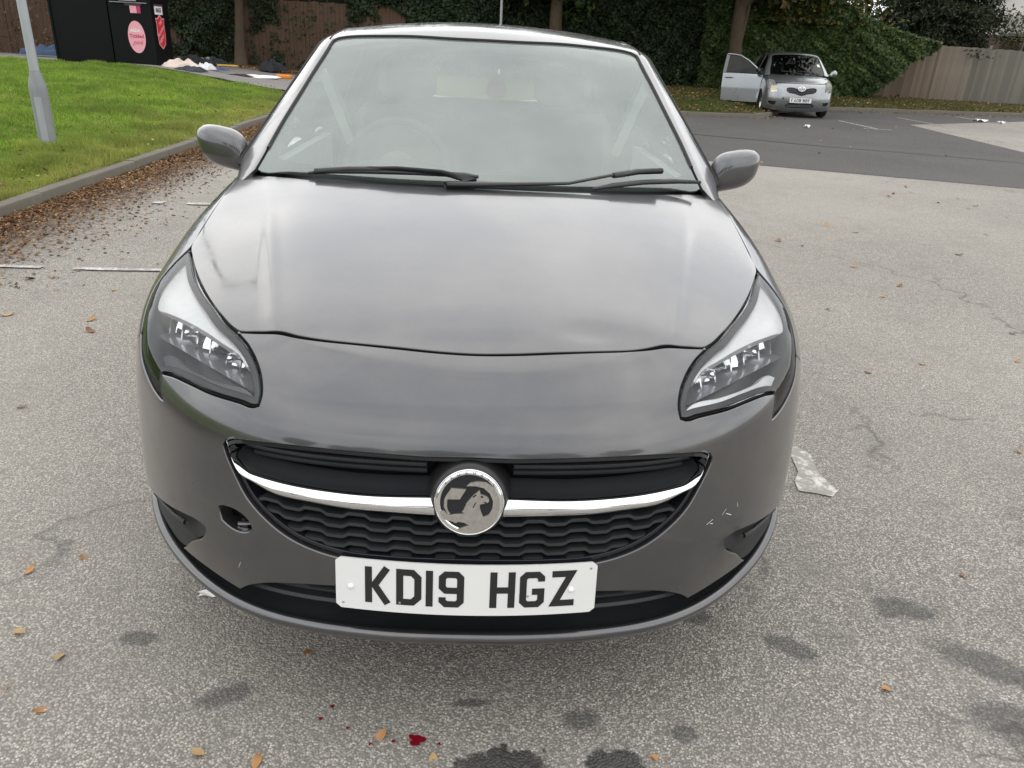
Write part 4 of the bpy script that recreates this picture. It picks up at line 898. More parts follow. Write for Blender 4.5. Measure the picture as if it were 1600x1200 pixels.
sheet('road_lane', [(-3.45, 12.3), (3.78, 9.74), (6.95, 8.64), (8.3, 7.9), (9.9, 13.0), (10.49, 18.55), (15.66, 21.93), (17.2, 23.0), (17.3, 24.3), (10.35, 22.75), (9.7, 22.45), (8.1, 20.85), (6.95, 18.7), (6.55, 18.2), (4.77, 17.98), (-2, 17.7), (-3.45, 17.6)], .004, 'dark_asphalt')
seam = np.array([(.5, 14.2), (3.92, 13.55), (5.87, 12.55), (7.75, 11.89), (9.2, 11.2)]); m = MB(); m.grid([[(x, y, .008) for x, y in seam], [(x, y+.07, .008) for x, y in seam]])
simple('tar', (.02, .02, .02), .6); tag(m.build('tar_seam', 'tar'), kind='structure')
for a, b, w_ in (((-6, 3.40), (-2.70, 3.47), .055), ((-2.51, 3.47), (-1.2, 3.55), .055), ((-2.83, 5.53), (-2.74, 5.53), .09), ((-2.55, 5.54), (-1.5, 5.56), .08), ((8.78, 18.7), (8.84, 16.75), .07), ((8.5, 16.7), (9.14, 16.68), .07), ((11.35, 20.9), (11.45, 18.6), .07), ((14.0, 22.6), (13.9, 20.4), .07), ((1.30, -.9), (1.30, -.35), .08)):
    a = np.array(a, float); b = np.array(b, float); d = b-a; nn = np.array([-d[1], d[0]])/np.linalg.norm(d)*w_/2; n_ = max(2, int(np.linalg.norm(d)/.06)); top = []; bot = []
    for i in range(n_+1):
        p = a+d*i/n_; top.append((*(p+nn*(1+random.uniform(-.25, .2))), .0085)); bot.append((*(p-nn*(1+random.uniform(-.25, .2))), .0085))
    m = MB(); m.grid([top, bot]); tag(m.build('bay_marking', 'road_white'), kind='structure')
sheet('bay_marking', [(1.275, 1.42), (1.31, 1.36), (1.285, 1.22), (1.305, 1.09), (1.27, 1.05), (1.22, 1.07), (1.16, 1.085), (1.17, 1.15), (1.21, 1.22), (1.225, 1.33), (1.24, 1.40)], .005, 'road_white')
# ---- grass bank
gx = np.arange(-17, -3.7, .25); gy = np.arange(-4, 21.2, .3); X, Y = np.meshgrid(gx, gy)
Zb = bank_h(X, Y)+.012*np.sin(X*5.1+Y*2.3)+.008*np.sin(Y*7)
Zb[:, -1] = .09; m = MB(); m.grid(np.dstack([X, Y, Zb])); bk = m.build('grass_bank', 'turf', None, True, flip=False); tag(bk, kind='structure')
gx = np.arange(-24, -3.4, .5); gy = np.arange(20.9, 27.2, .4); X, Y = np.meshgrid(gx, gy); m = MB(); m.grid(np.dstack([X, Y, bank_h(X, Y)-.03])); tag(m.build('path', 'path_asphalt', None, True), kind='structure')
GE = lambda x: 20.9-np.maximum(0, np.asarray(x, float)+9.6)*.62
pp = [(-9.6, 20.95)]+[(x, float(GE(x))) for x in np.arange(-9.5, -3.7, .5)]+[(-3.72, 17.3), (-3.72, 21.1), (-9.6, 21.1)]
for_grid = [(a, b) for a in np.arange(-9.4, -3.8, .4) for b in np.arange(17.4, 21.1, .35) if b > GE(a)+.15]
sheet('path', pp, 0, 'path_asphalt', h=for_grid, zf=lambda x, y: float(bank_h(x, y))+.028)
vpoly = [(-3.4, 17.75), (-2, 17.8), (4.77, 18.12), (6.5, 18.34), (6.85, 18.82), (8.05, 20.95), (9.65, 22.55), (10.3, 22.87), (17.3, 24.45), (34, 28), (34, 38), (-3.4, 38)]
vx, vy = np.meshgrid(np.arange(-3, 34, .8), np.arange(18.5, 38, .8)); vp = np.c_[vx.ravel(), vy.ravel()]; vp = vp[inpoly(vp, [(a+.01, b+.2) for a, b in vpoly])]
sheet('verge', vpoly, 0, 'shade_toned_turf', h=vp, zf=lambda x, y: float(verge_h(x, y)))
# ---- kerbs, stone by stone
def kerb(path, L=.91, w=.105, h=.10, side=1):
    root = empty('kerb', (0, 0, 0)); tag(root, kind='structure'); P = np.array(path, float); d = np.r_[0, np.cumsum(np.linalg.norm(np.diff(P, axis=0), axis=1))]
    n = int(d[-1]/L); me = None
    for i in range(n):
        a = [np.interp(i*L+.004, d, P[:, k]) for k in (0, 1)]; b = [np.interp((i+1)*L-.004, d, P[:, k]) for k in (0, 1)]
        a = Vector(a); b = Vector(b); dr = (b-a); ang = math.atan2(dr.y, dr.x)
        if me is None:
            m = MB(); c_ = .018; prof = [(0, -.1), (0, h-c_), (c_*.4, h-.004), (c_, h), (w, h), (w, -.1)]
            m.grid([[(-L/2+.004, v*side, z) for v, z in prof], [(L/2-.004, v*side, z) for v, z in prof]]); k = len(prof)
            m.F += [tuple(range(k)), tuple(reversed(range(k, 2*k)))]
            o = m.build('kerb_stone', 'kerb_concrete', root, 'auto'); me = o.data
        else: o = bpy.data.objects.new('kerb_stone', me); COL.objects.link(o); o.parent = root
        mid = (a+b)/2; o.location = (mid.x, mid.y, random.uniform(-.006, .004)); o.rotation_euler = (random.uniform(-.012, .012), 0, ang+random.uniform(-.006, .006))
kerb([(-3.62, -2), (-3.62, 17.5)], side=1)
kerb([(-3.4, 17.62), (4.77, 17.98), (6.4, 18.16), (6.75, 18.4), (7.0, 18.75), (8.15, 20.85), (9.75, 22.4), (10.4, 22.73), (17.3, 24.3), (33, 27.8)], side=1)
# ---- grass blades (stuff)
def blades(name, P, hmin, hmax, w, mat, label_kind='stuff'):
    n = len(P); a = rng.uniform(0, 2*np.pi, n); hh = rng.uniform(hmin, hmax, n)*(.75+.55*np.sin(P[:, 0]*2.9+1.7*np.sin(P[:, 1]*1.3))*np.sin(P[:, 1]*2.1+np.sin(P[:, 0]*3.7))+.25*np.sin(P[:, 0]*9+P[:, 1]*7)).clip(.38); lean = rng.normal(0, .35, (n, 2))*hh[:, None]; ww = w*rng.uniform(.7, 1.5, n)
    dx = np.c_[np.cos(a), np.sin(a), np.zeros(n)]*ww[:, None]/2; V = np.empty((n, 3, 3)); V[:, 0] = P-dx; V[:, 1] = P+dx; V[:, 2] = P+np.c_[lean, hh]
    return tag(bigmesh(name, V.reshape(-1, 3), np.arange(3*n).reshape(-1, 3), mat), kind='stuff')
n = 420000; y = rng.uniform(3.2, 21.0, n); x = -3.74-rng.uniform(0, 1, n)*(.64*(y+1.2)+.6-3.74).clip(0); k = x < -3.74; x, y = x[k], y[k]
k = y < GE(x); x, y = x[k], y[k]
dens = rng.uniform(0, 1, len(x)); edge = ss((-x-3.74)/.5); k = dens < .35+.65*edge; x, y = x[k], y[k]
P = np.c_[x, y, bank_h(x, y)+.012*np.sin(x*5.1+y*2.3)+.008*np.sin(y*7)-.004]
tall = .6+.5*np.sin(x*3.1+1)*np.sin(y*2.3)
blades('grass', P, .025, .095, .010, 'grass_blades')
n = 60000; x = rng.uniform(3.8, 19, n); y = 17.9+rng.uniform(0, 1, n)**1.3*8; k = inpoly(np.c_[x, y], [(a, b+.12) for a, b in vpoly]); x, y = x[k], y[k]; blades('grass', np.c_[x, y, verge_h(x, y)], .02, .07, .02, 'shade_toned_blades')
# ---- leaf clouds
def leaves(name, P, s0, s1, mat, parent=None, up=.3, front_=0., kind=None, fold=.25, asp=.7):
    n = len(P); N = rng.normal(0, 1, (n, 3)); N[:, 2] += up*2; N[:, 1] -= front_*2; N /= np.linalg.norm(N, axis=1)[:, None]
    A = np.cross(N, rng.normal(0, 1, (n, 3))); A /= np.linalg.norm(A, axis=1)[:, None]; B = np.cross(N, A); s = rng.uniform(s0, s1, n)[:, None]
    V = np.empty((n, 4, 3)); V[:, 0] = P-A*s*.5; V[:, 1] = P+B*s*.5*asp-N*s*fold*.5; V[:, 2] = P+A*s*.5; V[:, 3] = P-B*s*.5*asp-N*s*fold*.5
    o = bigmesh(name, V.reshape(-1, 3), np.arange(4*n).reshape(-1, 4), mat, parent)
    if kind: tag(o, kind=kind)
    return o
# leaf litter along the kerb and on the far verge
n = 26000; y = rng.uniform(3.0, 15, n); d_ = rng.exponential(.22, n); x = -3.60+d_; k = (d_ < 1.3); x, y, d_ = x[k], y[k], d_[k]
leaves('leaf_litter', np.c_[x, y, .006+rng.uniform(0, 1, len(x))*.035*np.exp(-d_/.3)], .012, .038, 'litter', up=1.6, kind='stuff')
n = 900; y = rng.uniform(4, 19, n); x = -3.8-rng.exponential(2.0, n); k = x > -.62*(y+1.2); x, y = x[k], y[k]; leaves('leaf_litter', np.c_[x, y, bank_h(x, y)+.045], .025, .06, 'litter', up=1.6, kind='stuff')
n = 15000; x = rng.uniform(3.5, 20, n); y = 18+rng.uniform(0, 1, n)*9; yb = np.interp(x, [3.5, 6.6, 7, 8.1, 9.7, 10.4, 17.3, 20], [18, 18.2, 18.7, 20.85, 22.4, 22.7, 24.3, 25]); dk = y-yb; k = (dk > -1.2) & (rng.uniform(0, 1, n) < np.where(dk < 0, np.exp(dk/.35), .6)); x, y, dk = x[k], y[k], dk[k]
leaves('leaf_litter', np.c_[x, y, np.where(dk > .05, verge_h(x, y)+.04, .012)], .04, .085, 'litter', up=1.5, kind='stuff')
n = 2600; x = rng.uniform(-11, -4.5, n); y = rng.uniform(24.4, 26.2, n); leaves('leaf_litter', np.c_[x, y, bank_h(x, y)+.01], .05, .10, 'litter', up=1.5, kind='stuff')
# single fallen leaves
def leaf_mesh(name, mat, s=.03, seed=0):
    r = random.Random(seed); m = MB(); rows = []
    for i in range(7):
        u = i/6; w_ = s*.28*math.sin(math.pi*min(1, u*.96+.02))**.7+.0004; z = s*.16*math.sin(u*3.0+seed); rows.append([((u-.5)*s, -w_, z+s*.10), ((u-.5)*s, 0, z+.001), ((u-.5)*s, w_, z+s*.10*r.uniform(.3, 1.4))])
    m.grid(rows); m.tube([(.5*s, 0, z+.001), (.68*s, s*.03, .001)], .0006, 4); return m.build(name, mat, None, True)
near = [(-1.12, .31, 'tan', 'yellow-tan fallen leaf on the tarmac near the left edge, furthest from the car'), (-.98, .23, 'tan', 'small tan fallen leaf on the tarmac at lower left beside a grey stain'), (-.94, .07, 'orange', 'curled orange leaf on the tarmac near the lower left corner'), (-1.06, .12, 'orange', 'orange leaf cut off by the left edge of the view'), (-1.1, .62, 'orange', 'pair-sized orange leaf on the tarmac left of the missing towing cover'), (-.39, .26, 'orange', 'orange leaf lying in the shade under the front lip'), (-.56, -.04, 'tan', 'crumpled tan leaf at the bottom edge, left of the red splash'), (-.43, -.06, 'orange', 'peach coloured leaf at the very bottom edge, left of the red splash'), (-.18, .01, 'orange', 'small leaf just left of the red splash'), (-.06, -.05, 'tan', 'pale leaf right of the red splash beside the oil patch'), (.43, -.04, 'orange', 'brown-orange leaf on the edge of the large dark oil patch'), (1.04, .17, 'orange', 'narrow rolled brown leaf on the tarmac at lower right'), (-1.79, 1.56, 'brown', 'reddish brown leaf on the tarmac left of the headlight'), (2.47, 5.05, 'brown', 'brown leaf on the pale tarmac right of the bonnet'), (-2.65, 3.24, 'brown', 'brown leaf beside the worn white bay line'), (1.5, .62, 'brown', 'thin brown leaf on the tarmac right of the front bumper'), (1.95, 2.24, 'tan', 'tan leaf on the tarmac right of the headlight'), (4.63, 7.53, 'brown', 'brown leaf near the edge of the darker lane')]
for i, (x, y, cm_, lb) in enumerate(near):
    o = leaf_mesh('fallen_leaf', 'leaf_'+cm_, .034 if y < 2 else .075, i); o.location = (x, y, .002); o.rotation_euler = (0, 0, random.uniform(0, 6.28)); tag(o, lb, 'leaf', 'fallen leaves on the tarmac')
protos = [leaf_mesh('fallen_leaf', 'leaf_'+c_, .05, 40+i) for i, c_ in enumerate(('brown', 'tan', 'orange'))]
first = [True]*3
for i in range(110):
    k = i % 3; o = protos[k] if first[k] else protos[k].copy()
    if not first[k]: COL.objects.link(o)
    first[k] = False
    z_ = i % 3
    if i < 45: x, y = rng.uniform(1.3, 6), rng.uniform(1.2, 9)
    elif i < 90: x, y = rng.uniform(3.5, 12), rng.uniform(9.5, 18)
    else: x, y = rng.uniform(-2.9, -1.2), rng.uniform(.4, 6)
    o.location = (x, y, .008); o.scale = (random.uniform(.6, 1.3),)*3; o.rotation_euler = (0, 0, random.uniform(0, 6.28)); tag(o, 'small dry %s leaf scattered on the %s' % (('reddish brown', 'tan', 'orange')[k], ('pale tarmac right of the grey car', 'darker lane in front of the silver car', 'tarmac left of the grey car')[0 if i < 45 else 1 if i < 90 else 2]), 'leaf', 'small leaves scattered over the car park')
# red splash
def splat(name, x, y, r, seed, label):
    rr = random.Random(seed); pts = []
    for k in range(26):
        a = 2*math.pi*k/26; q = r*(1+.22*math.sin(3*a+seed)+.14*math.sin(5*a+2*seed)+rr.uniform(-.12, .12)); pts.append((x+q*math.cos(a), y+q*.85*math.sin(a)))
    m = MB(); V, T = tri2d(pts); m.add([(a, b, .0045) for a, b in V], T); o = m.build(name, 'red_paint'); tag(o, label, 'splash', 'red splashes on the tarmac')
splat('red_splash', -.10, .0, .017, 1, 'largest dark red splash on the tarmac below the number plate')
for i, (x, y, r, lb) in enumerate(((-.30, .09, .005, 'small red drop on the tarmac, furthest up of the splashes'), (-.32, .055, .005, 'red drop at the left end of the splashes'), (-.255, .03, .004, 'tiny red drop between the left drops and the large splash'), (-.20, -.012, .004, 'tiny red drop at the lowest of the left group'), (-.15, -.004, .0045, 'red drop next to the large splash on its left'), (-.05, -.01, .004, 'tiny red drop right of the large splash'))): splat('red_splash', x, y, r, i+5, lb)
# ============================================================ LEFT: lamp post, clothes banks, dropped clothes
px_, py_ = -4.81, 7.73
lp = empty('lamp_post', (px_, py_, float(bank_h(px_, py_))-.05), 0, 'grey tapered steel lamp post with wider base standing in the grass', 'lamp post')
m = MB(); m.lathe([(.088, 0), (.088, .62), (.085, .68), (.052, .80), (.050, .82)], 24); m.build('base_section', 'old_metal', lp, True)
m = MB(); m.lathe([(.047, .80), (.040, 4.5), (.036, 6.2)], 20); m.build('pole', 'galvanised', lp, True)
m = MB(); m.grid([[(.0895*math.cos(a), .0895*math.sin(a), z) for a in np.linspace(-1.75, -.95, 7)] for z in (.08, .56)]); m.build('access_door', 'galvanised', lp, True)
m = MB(); m.box((0, 0, 6.24), (.40, .22, .10), bev=.03); m.build('lamp_head', 'galvanised', lp)
p2 = empty('thin_pole', (.35, 24.6, .28), 0, 'thin grey pole in front of the hedge just above the roof of the grey hatchback', 'pole'); m = MB(); m.lathe([(.04, 0), (.035, 5)], 12); m.build('pole', 'galvanised', p2, True)
def Mface(o, u, n):
    u = Vector(u).normalized(); n = Vector(n).normalized(); v = n.cross(u); return Matrix(((u.x, v.x, n.x, o[0]), (u.y, v.y, n.y, o[1]), (u.z, v.z, n.z, o[2]), (0, 0, 0, 1)))
bz = .34
bk = empty('clothes_bank', (-9.26, 21.6, bz), 0, 'black steel clothes bank with pink oval sign and red shield sign', 'clothes bank')
m = MB(); m.box((0, 0, 1.15), (1.08, 1.2, 2.3), bev=.02); m.build('body', 'container_black', bk)
FM = Mface((0, -.602, 0), (1, 0, 0), (0, -1, 0)); SM = Mface((.542, 0, 0), (0, 1, 0), (1, 0, 0))
m = MB(); m.box((-.0, -.63, 1.525), (.92, .06, .02)); m.build('chute_lip', 'old_metal', bk)
m = MB(); m.box((0, -.61, 1.92), (.86, .02, .40), bev=.006); m.build('chute_door', 'container_black', bk)
m = MB(); m.tube([(-.2, -.62, 1.63), (-.2, -.68, 1.57), (.22, -.68, 1.57), (.22, -.62, 1.63)], .012, 6); m.build('chute_handle', 'galvanised', bk)
m = MB(); m.box((.0, -.64, 1.665), (.60, .03, .025)); m.build('grab_rail', 'galvanised', bk)
m = MB(); m.prism([(.22*math.cos(a), .385*math.sin(a)) for a in np.linspace(0, 2*math.pi, 40, endpoint=False)], .004, FM @ Matrix.Translation((.10, .72, 0))); ov = m.build('oval_sign', 'sign_pink', bk)
text_obj('lettering', 'ASDA', .10, FM @ Matrix.Translation((.08, .87, .006)), 'sign_white', ov, bold=.004)
text_obj('lettering', 'Tickled', .125, FM @ Matrix.Translation((.10, .74, .006)), 'sign_deep_pink', ov, bold=.003)
text_obj('lettering', 'pink', .17, FM @ Matrix.Translation((.11, .59, .006)), 'sign_deep_pink', ov, shear=.5, sx=.9, bold=-.001)
for (a, b, w_, h_, mt) in ((.10, 1.37, .17, .17, 'sign_pink'), (.24, 1.37, .08, .17, 'sign_deep_pink'), (.10, 1.485, .42, .05, 'sign_purple')):
    m = MB(); m.prism([(a-w_/2, b-h_/2), (a+w_/2, b-h_/2), (a+w_/2, b+h_/2), (a-w_/2, b+h_/2)], .004, FM); m.build('sticker', mt, bk)
sh = [(0, -.42), (.22, -.30), (.27, -.05), (.25, .18), (.30, .34), (.16, .33), (0, .42), (-.16, .33), (-.30, .34), (-.25, .18), (-.27, -.05), (-.22, -.30)]
m = MB(); m.prism(sh, .004, SM @ Matrix.Translation((-.08, .86, 0))); s1 = m.build('shield_sign', 'sign_pink', bk)
m = MB(); m.prism([(x*.9, y*.93) for x, y in sh], .003, SM @ Matrix.Translation((-.08, .86, .003))); m.build('shield_field', 'sign_red', s1)
RT = Matrix.Rotation(math.radians(28), 4, 'Z')
for w_, dy, sz in (('THE', .22, .12), ('SALVATION', .02, .10), ('ARMY', -.17, .14)): text_obj('lettering', w_, sz, SM @ Matrix.Translation((-.08, .86+dy, .008)) @ RT, 'sign_pink', s1, bold=.004)
for (a, b, w_, h_, mt) in ((-.1, 1.38, .52, .20, 'sign_white'), (-.08, 1.50, .6, .05, 'sign_purple')):
    m = MB(); m.prism([(a-w_/2, b-h_/2), (a+w_/2, b-h_/2), (a+w_/2, b+h_/2), (a-w_/2, b+h_/2)], .004, SM); st_ = m.build('sticker', mt, bk)
text_obj('lettering', 'BAGS', .14, SM @ Matrix.Translation((-.1, 1.38, .007)), 'container_black', st_, bold=.004)
b2 = empty('steel_container', (-10.60, 21.75, bz), 0, 'plain black steel container left of the clothes bank with the signs', 'container')
m = MB(); m.box((0, 0, 1.2), (1.5, 1.3, 2.4), bev=.02); m.build('body', 'container_black', b2)
m = MB(); m.box((0, -.67, 1.86), (1.4, .03, .05)); m.build('edge_rail', 'old_metal', b2)
for s in (-.72, .72): m = MB(); m.box((s, -.66, 1.1), (.05, .04, 2.1)); m.build('frame_post', 'container_black', b2)
def cloth(name, x, y, z, lx, ly, h_, color, label, cat, seed, rz=0):
    nm = 'cloth_'+str(seed)
    simple(nm, color, .9, var=.15, scale=8); r = np.random.default_rng(seed); n = 26; u = np.linspace(-1, 1, n); X, Y = np.meshgrid(u, u)
    R = np.hypot(X, Y); A = np.arctan2(Y, X); rad = 1+.25*np.sin(3*A+seed)+.15*np.sin(5*A+seed*2)
    m_ = np.maximum(np.abs(X), np.abs(Y)); s_ = np.where(R > 0, m_/np.maximum(R, 1e-6), 1); XX, YY = X*s_*rad, Y*s_*rad
    Z = np.clip(1-m_**2, 0, 1)**.6*(.62+.22*np.sin(4*X+seed)*np.cos(5*Y+seed)+.10*np.sin(11*X+3*Y+seed)+.08*np.cos(13*Y-5*X))+.06
    Z[0] = Z[-1] = 0; Z[:, 0] = Z[:, -1] = 0; Z = np.maximum(Z, 0)
    m = MB(); m.grid(np.dstack([XX*lx/2, YY*ly/2, Z*h_])); o = m.build(name, nm, None, True); o.location = (x, y, z); o.rotation_euler = (0, 0, rz); tag(o, label, cat, 'clothes dumped beside the clothes bank'); return o
def pz(px, py, z, zz=None): 
    r, d, f = cam_axes(); v = r*((px-800)/1200)+d*((py-600)/1200)+f; k_ = (z-CAM[2])/v.z; return CAM[0]+v.x*k_, CAM[1]+v.y*k_, z
for (a, b, lx, ly, h_, col, lb, ct, sd_) in ((258, 104, .55, .5, .14, (.04, .22, .17), 'green garment at the foot of the clothes bank', 'clothing', 1), (283, 108, .95, .7, .26, (.62, .52, .45), 'cream crumpled garment between the green one and the black heap', 'clothing', 2), (275, 99, .8, .6, .18, (.03, .03, .035), 'flat black garment behind the green one', 'clothing', 3), (303, 102, .75, .7, .30, (.012, .013, .016), 'tall black heap of clothes, largest of the dumped clothes', 'clothing', 4), (300, 112, .7, .5, .16, (.035, .04, .05), 'dark grey garment in front of the black heap', 'clothing', 5), (320, 109, .45, .5, .20, (.66, .66, .68), 'white cloth just right of the black heap', 'clothing', 6), (331, 98, .8, .6, .22, (.02, .021, .026), 'black garment behind the white cloth', 'clothing', 7), (343, 109, .5, .4, .12, (.07, .09, .15), 'dark blue garment at the right end of the heap', 'clothing', 8), (318, 93, .8, .4, .2, (.20, .19, .22), 'greyish lilac garment behind the black heap', 'clothing', 9), (374, 114, .75, .3, .06, (.02, .015, .013), 'dark strip of cloth lying left of the white sheet', 'cloth', 10), (404, 114, 1.15, .7, .07, (.78, .79, .80), 'white sheet spread on the path near the car', 'sheet', 11), (78, 86, 1.4, .5, .35, (.04, .07, .13), 'blue and grey rubbish bag heap left of the black container', 'rubbish bag', 12), (423, 100, .75, .7, .34, (.018, .019, .024), 'round black bag lying by the leaves beyond the white sheet', 'bag', 13)):
    p = pz(a, b+2, .30); p = (p[0], min(p[1], 24.5), 0) if p[1] > 24.5 else p
    # keep on the ray's bearing when clamped
    q = pz(a, b+2, .30); k_ = (p[1]-CAM[1])/(q[1]-CAM[1]); xx = CAM[0]+(q[0]-CAM[0])*k_
    cloth('dropped_clothing' if ct in ('clothing', 'cloth', 'sheet') else 'rubbish_bag', xx, p[1], float(bank_h(xx, p[1]))+.022, lx, ly, h_, col, lb, ct, sd_)
simple('yellow_foam', (.62, .42, .08), .8); simple('orange_plastic', (.65, .22, .02), .5)
p = pz(356, 107, .28); m = MB(); m.box((0, 0, .03), (.60, .10, .05), bev=.012); o = m.build('yellow_plank', 'yellow_foam'); o.location = (p[0], p[1], float(bank_h(p[0], p[1]))+.02); tag(o, 'yellow strip of board lying on the path beyond the clothes', 'board')
p = pz(444, 121, .22); m = MB(); m.box((0, 0, .05), (.42, .22, .10), bev=.02); m.box((.0, -.0, .105), (.3, .14, .02)); o = m.build('orange_box', 'orange_plastic'); o.location = (p[0], p[1], float(bank_h(p[0], p[1]))+.02); tag(o, 'orange plastic box lying next to the white sheet by the windscreen pillar', 'box')
# ============================================================ VEGETATION
def fbm(x, z, s):
    return .5*np.sin(x*1.7*s+1.3)*np.cos(z*2.1*s+.4)+.3*np.sin(x*3.9*s+2.1+z)*np.sin(z*4.3*s)+.2*np.sin(x*8.3*s+z*3)*np.cos(z*9.1*s-x*2)
def hedge(name, x0, x1, y0, z0, ztop, n, mat, label, cat='hedge', depth=.9, s0=.08, s1=.16, skip=None, group=None):
    root = empty(name, ((x0+x1)/2, y0, z0), 0, label, cat, group); ox, oy, oz = root.location
    x = rng.uniform(x0, x1, n); zt = ztop(x) if callable(ztop) else np.full(n, float(ztop)); z = z0+rng.uniform(0, 1, n)*(zt-z0); bul = fbm(x, z, 1.)
    y = y0-.35*bul-.18*fbm(x*2.7, z*2.7, 1)+rng.exponential(.16, n)
    if skip is not None: k = ~skip(x, z); x, y, z = x[k], y[k], z[k]
    leaves('foliage', np.c_[x-ox, y-oy, z-oz], s0, s1, mat, root, up=.5, front_=.7)
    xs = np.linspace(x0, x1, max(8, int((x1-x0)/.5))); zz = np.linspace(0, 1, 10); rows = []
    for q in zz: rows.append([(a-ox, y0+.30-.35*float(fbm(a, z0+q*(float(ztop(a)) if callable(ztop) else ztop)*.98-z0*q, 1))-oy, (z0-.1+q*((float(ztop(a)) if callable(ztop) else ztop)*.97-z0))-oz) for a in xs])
    m = MB(); m.grid(rows); back = [[(p[0], p[1]+depth, p[2]) for p in rows[-1]]]; m.grid([rows[-1]]+back); m.build('light_block_core', 'hedge_core', root, True); return root  # solid dark core sheet added behind the leaves to block light
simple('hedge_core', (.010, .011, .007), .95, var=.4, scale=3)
def tree(name, x, y, z0, r, h, crown, mat, label, n=9000, s0=.14, s1=.30, lean=(0, 0), group=None, double=False, cz=.62):
    root = empty(name, (x, y, z0), 0, label, 'tree', group); m = MB(); pts = [(lean[0]*u*u*h+.06*math.sin(u*7+x), lean[1]*u*h, h*.72*u) for u in np.linspace(0, 1, 10)]; rad = [r*(1.35-.35*min(1, u*6)-.55*u) for u in np.linspace(0, 1, 10)]
    m.tube(pts, rad, 12); m.build('trunk', 'bark', root, True)
    rr = random.Random(int(x*10)); limbs = []
    if double: limbs.append([(0.02, 0, h*.1), (.22, .05, h*.3), (.32, .1, h*.6)])
    for k in range(7):
        a = rr.uniform(0, 6.28); u = rr.uniform(.45, .95); b = pts[int(u*9)]; L = crown[0]*rr.uniform(.4, .8); limbs.append([b, (b[0]+L*.5*math.cos(a), b[1]+L*.5*math.sin(a), b[2]+L*.35), (b[0]+L*math.cos(a), b[1]+L*math.sin(a), b[2]+L*.6)])
    for lb in limbs: m = MB(); m.tube(lb, [r*.5, r*.33, r*.15], 8); m.build('limb', 'bark', root, True)
    nc = 26; C = rng.normal(0, 1, (nc, 3)); C /= np.linalg.norm(C, axis=1)[:, None]; C *= rng.uniform(.35, 1, (nc, 1))**.5*np.array(crown)*.78; C += [lean[0]*h, lean[1]*h, h*cz]
    w_ = rng.integers(0, nc, n); D = rng.normal(0, 1, (n, 3)); D /= np.linalg.norm(D, axis=1)[:, None]; P = C[w_]+D*rng.uniform(.2, 1, (n, 1))**.6*np.mean(crown)*.36
    leaves('crown', P, s0, s1, mat, root, up=.5); return root
# left run of brown boards behind the ivy
bf = empty('brown_fence', (-9.5, 26.35, .2), 0, 'dark brown close boarded fence showing between ivy patches left of the grey car', 'fence')
m = MB()
for i in range(110):
    x = -6.9+i*.125
    m.box((x, random.uniform(-.012, .012), 1.0), (.118, .02, 2.15+random.uniform(-.03, .03)))
ob = m.build('boards', 'brown_boards', bf); tag(ob, kind='stuff')
for z in (.5, 1.7): m = MB(); m.box((0, .04, z), (13.7, .05, .09)); m.build('rail', 'brown_boards', bf)
def skipA(x, z):
    g1 = (x > -6.75) & (x < -4.6) & (z > .3+.25*np.sin(x*5)) ; g2 = (x > -8.15) & (x < -7.7); g3 = (x > -7.6) & (x < -7.1) & (z < 1.3)
    return (g1 | g2 | g3) & (rng.uniform(0, 1, len(x)) < .93)
hedge('ivy_screen', -12.5, -4.2, 26.15, .3, 4.2, 34000, 'ivy_leaf', 'dark ivy growing over the brown fence behind the clothes bank', 'ivy', s0=.07, s1=.14, skip=skipA).children
# the ivy must not have a solid core in front of the boards: push it back
for o in bpy.data.objects:
    if o.name.startswith('light_block_core'): o.location.y += .75
hedge('ivy_hedge', -4.3, 7.0, 26.3, .25, 4.4, 52000, 'ivy_leaf', 'tall dark ivy hedge behind the roof of the grey hatchback', 'hedge', s0=.07, s1=.15)
hedge('ivy_hedge', 7.0, 14.9, 25.9, .3, lambda x: np.interp(x, [6.9, 11.3, 12.2, 13.0, 13.8, 14.9], [4.0, 3.1, 2.75, 2.45, 2.25, 2.05]), 60000, 'bush_leaf', 'dense green ivy bush beside and behind the silver car', 'hedge', s0=.09, s1=.17, skip=lambda x, z: z < np.interp(x, [12.6, 13.1, 13.6, 14.2, 14.9], [.2, .55, 1.15, 1.62, 1.95])+rng.normal(0, .08, len(x)))
for o in bpy.data.objects:
    if o.name.startswith('light_block_core') and o.parent and o.parent.location.x > 9:
        o.location.y += .95
# dead creeper on the far left
hedge('dead_creeper', -22, -11.9, 25.6, .3, 3.2, 5500, 'creeper_dead', 'brown dead creeper and ivy on the dark boards at the far left edge', 'creeper', s0=.05, s1=.13, skip=lambda x, z: rng.uniform(0, 1, len(x)) < .45)
for o in list(bpy.data.objects):
    if o.name.startswith('light_block_core') and o.parent and o.parent.name.startswith('dead_creeper'): bpy.data.objects.remove(o)
lf = empty('dark_fence', (-16.5, 26.2, .2), 0, 'old dark board fence at the far left behind the lamp post', 'fence'); me = None
for i in range(110):
    if me is None: m = MB(); m.box((0, 0, 1.35), (.16, .025, 2.7)); o = m.build('board', 'brown_boards', lf); me = o.data
    else: o = bpy.data.objects.new('board', me); COL.objects.link(o); o.parent = lf
    o.location = (-12.6+i*.165, random.uniform(-.02, .02), random.uniform(-.05, .05)); o.rotation_euler = (0, random.uniform(-.015, .015), 0)
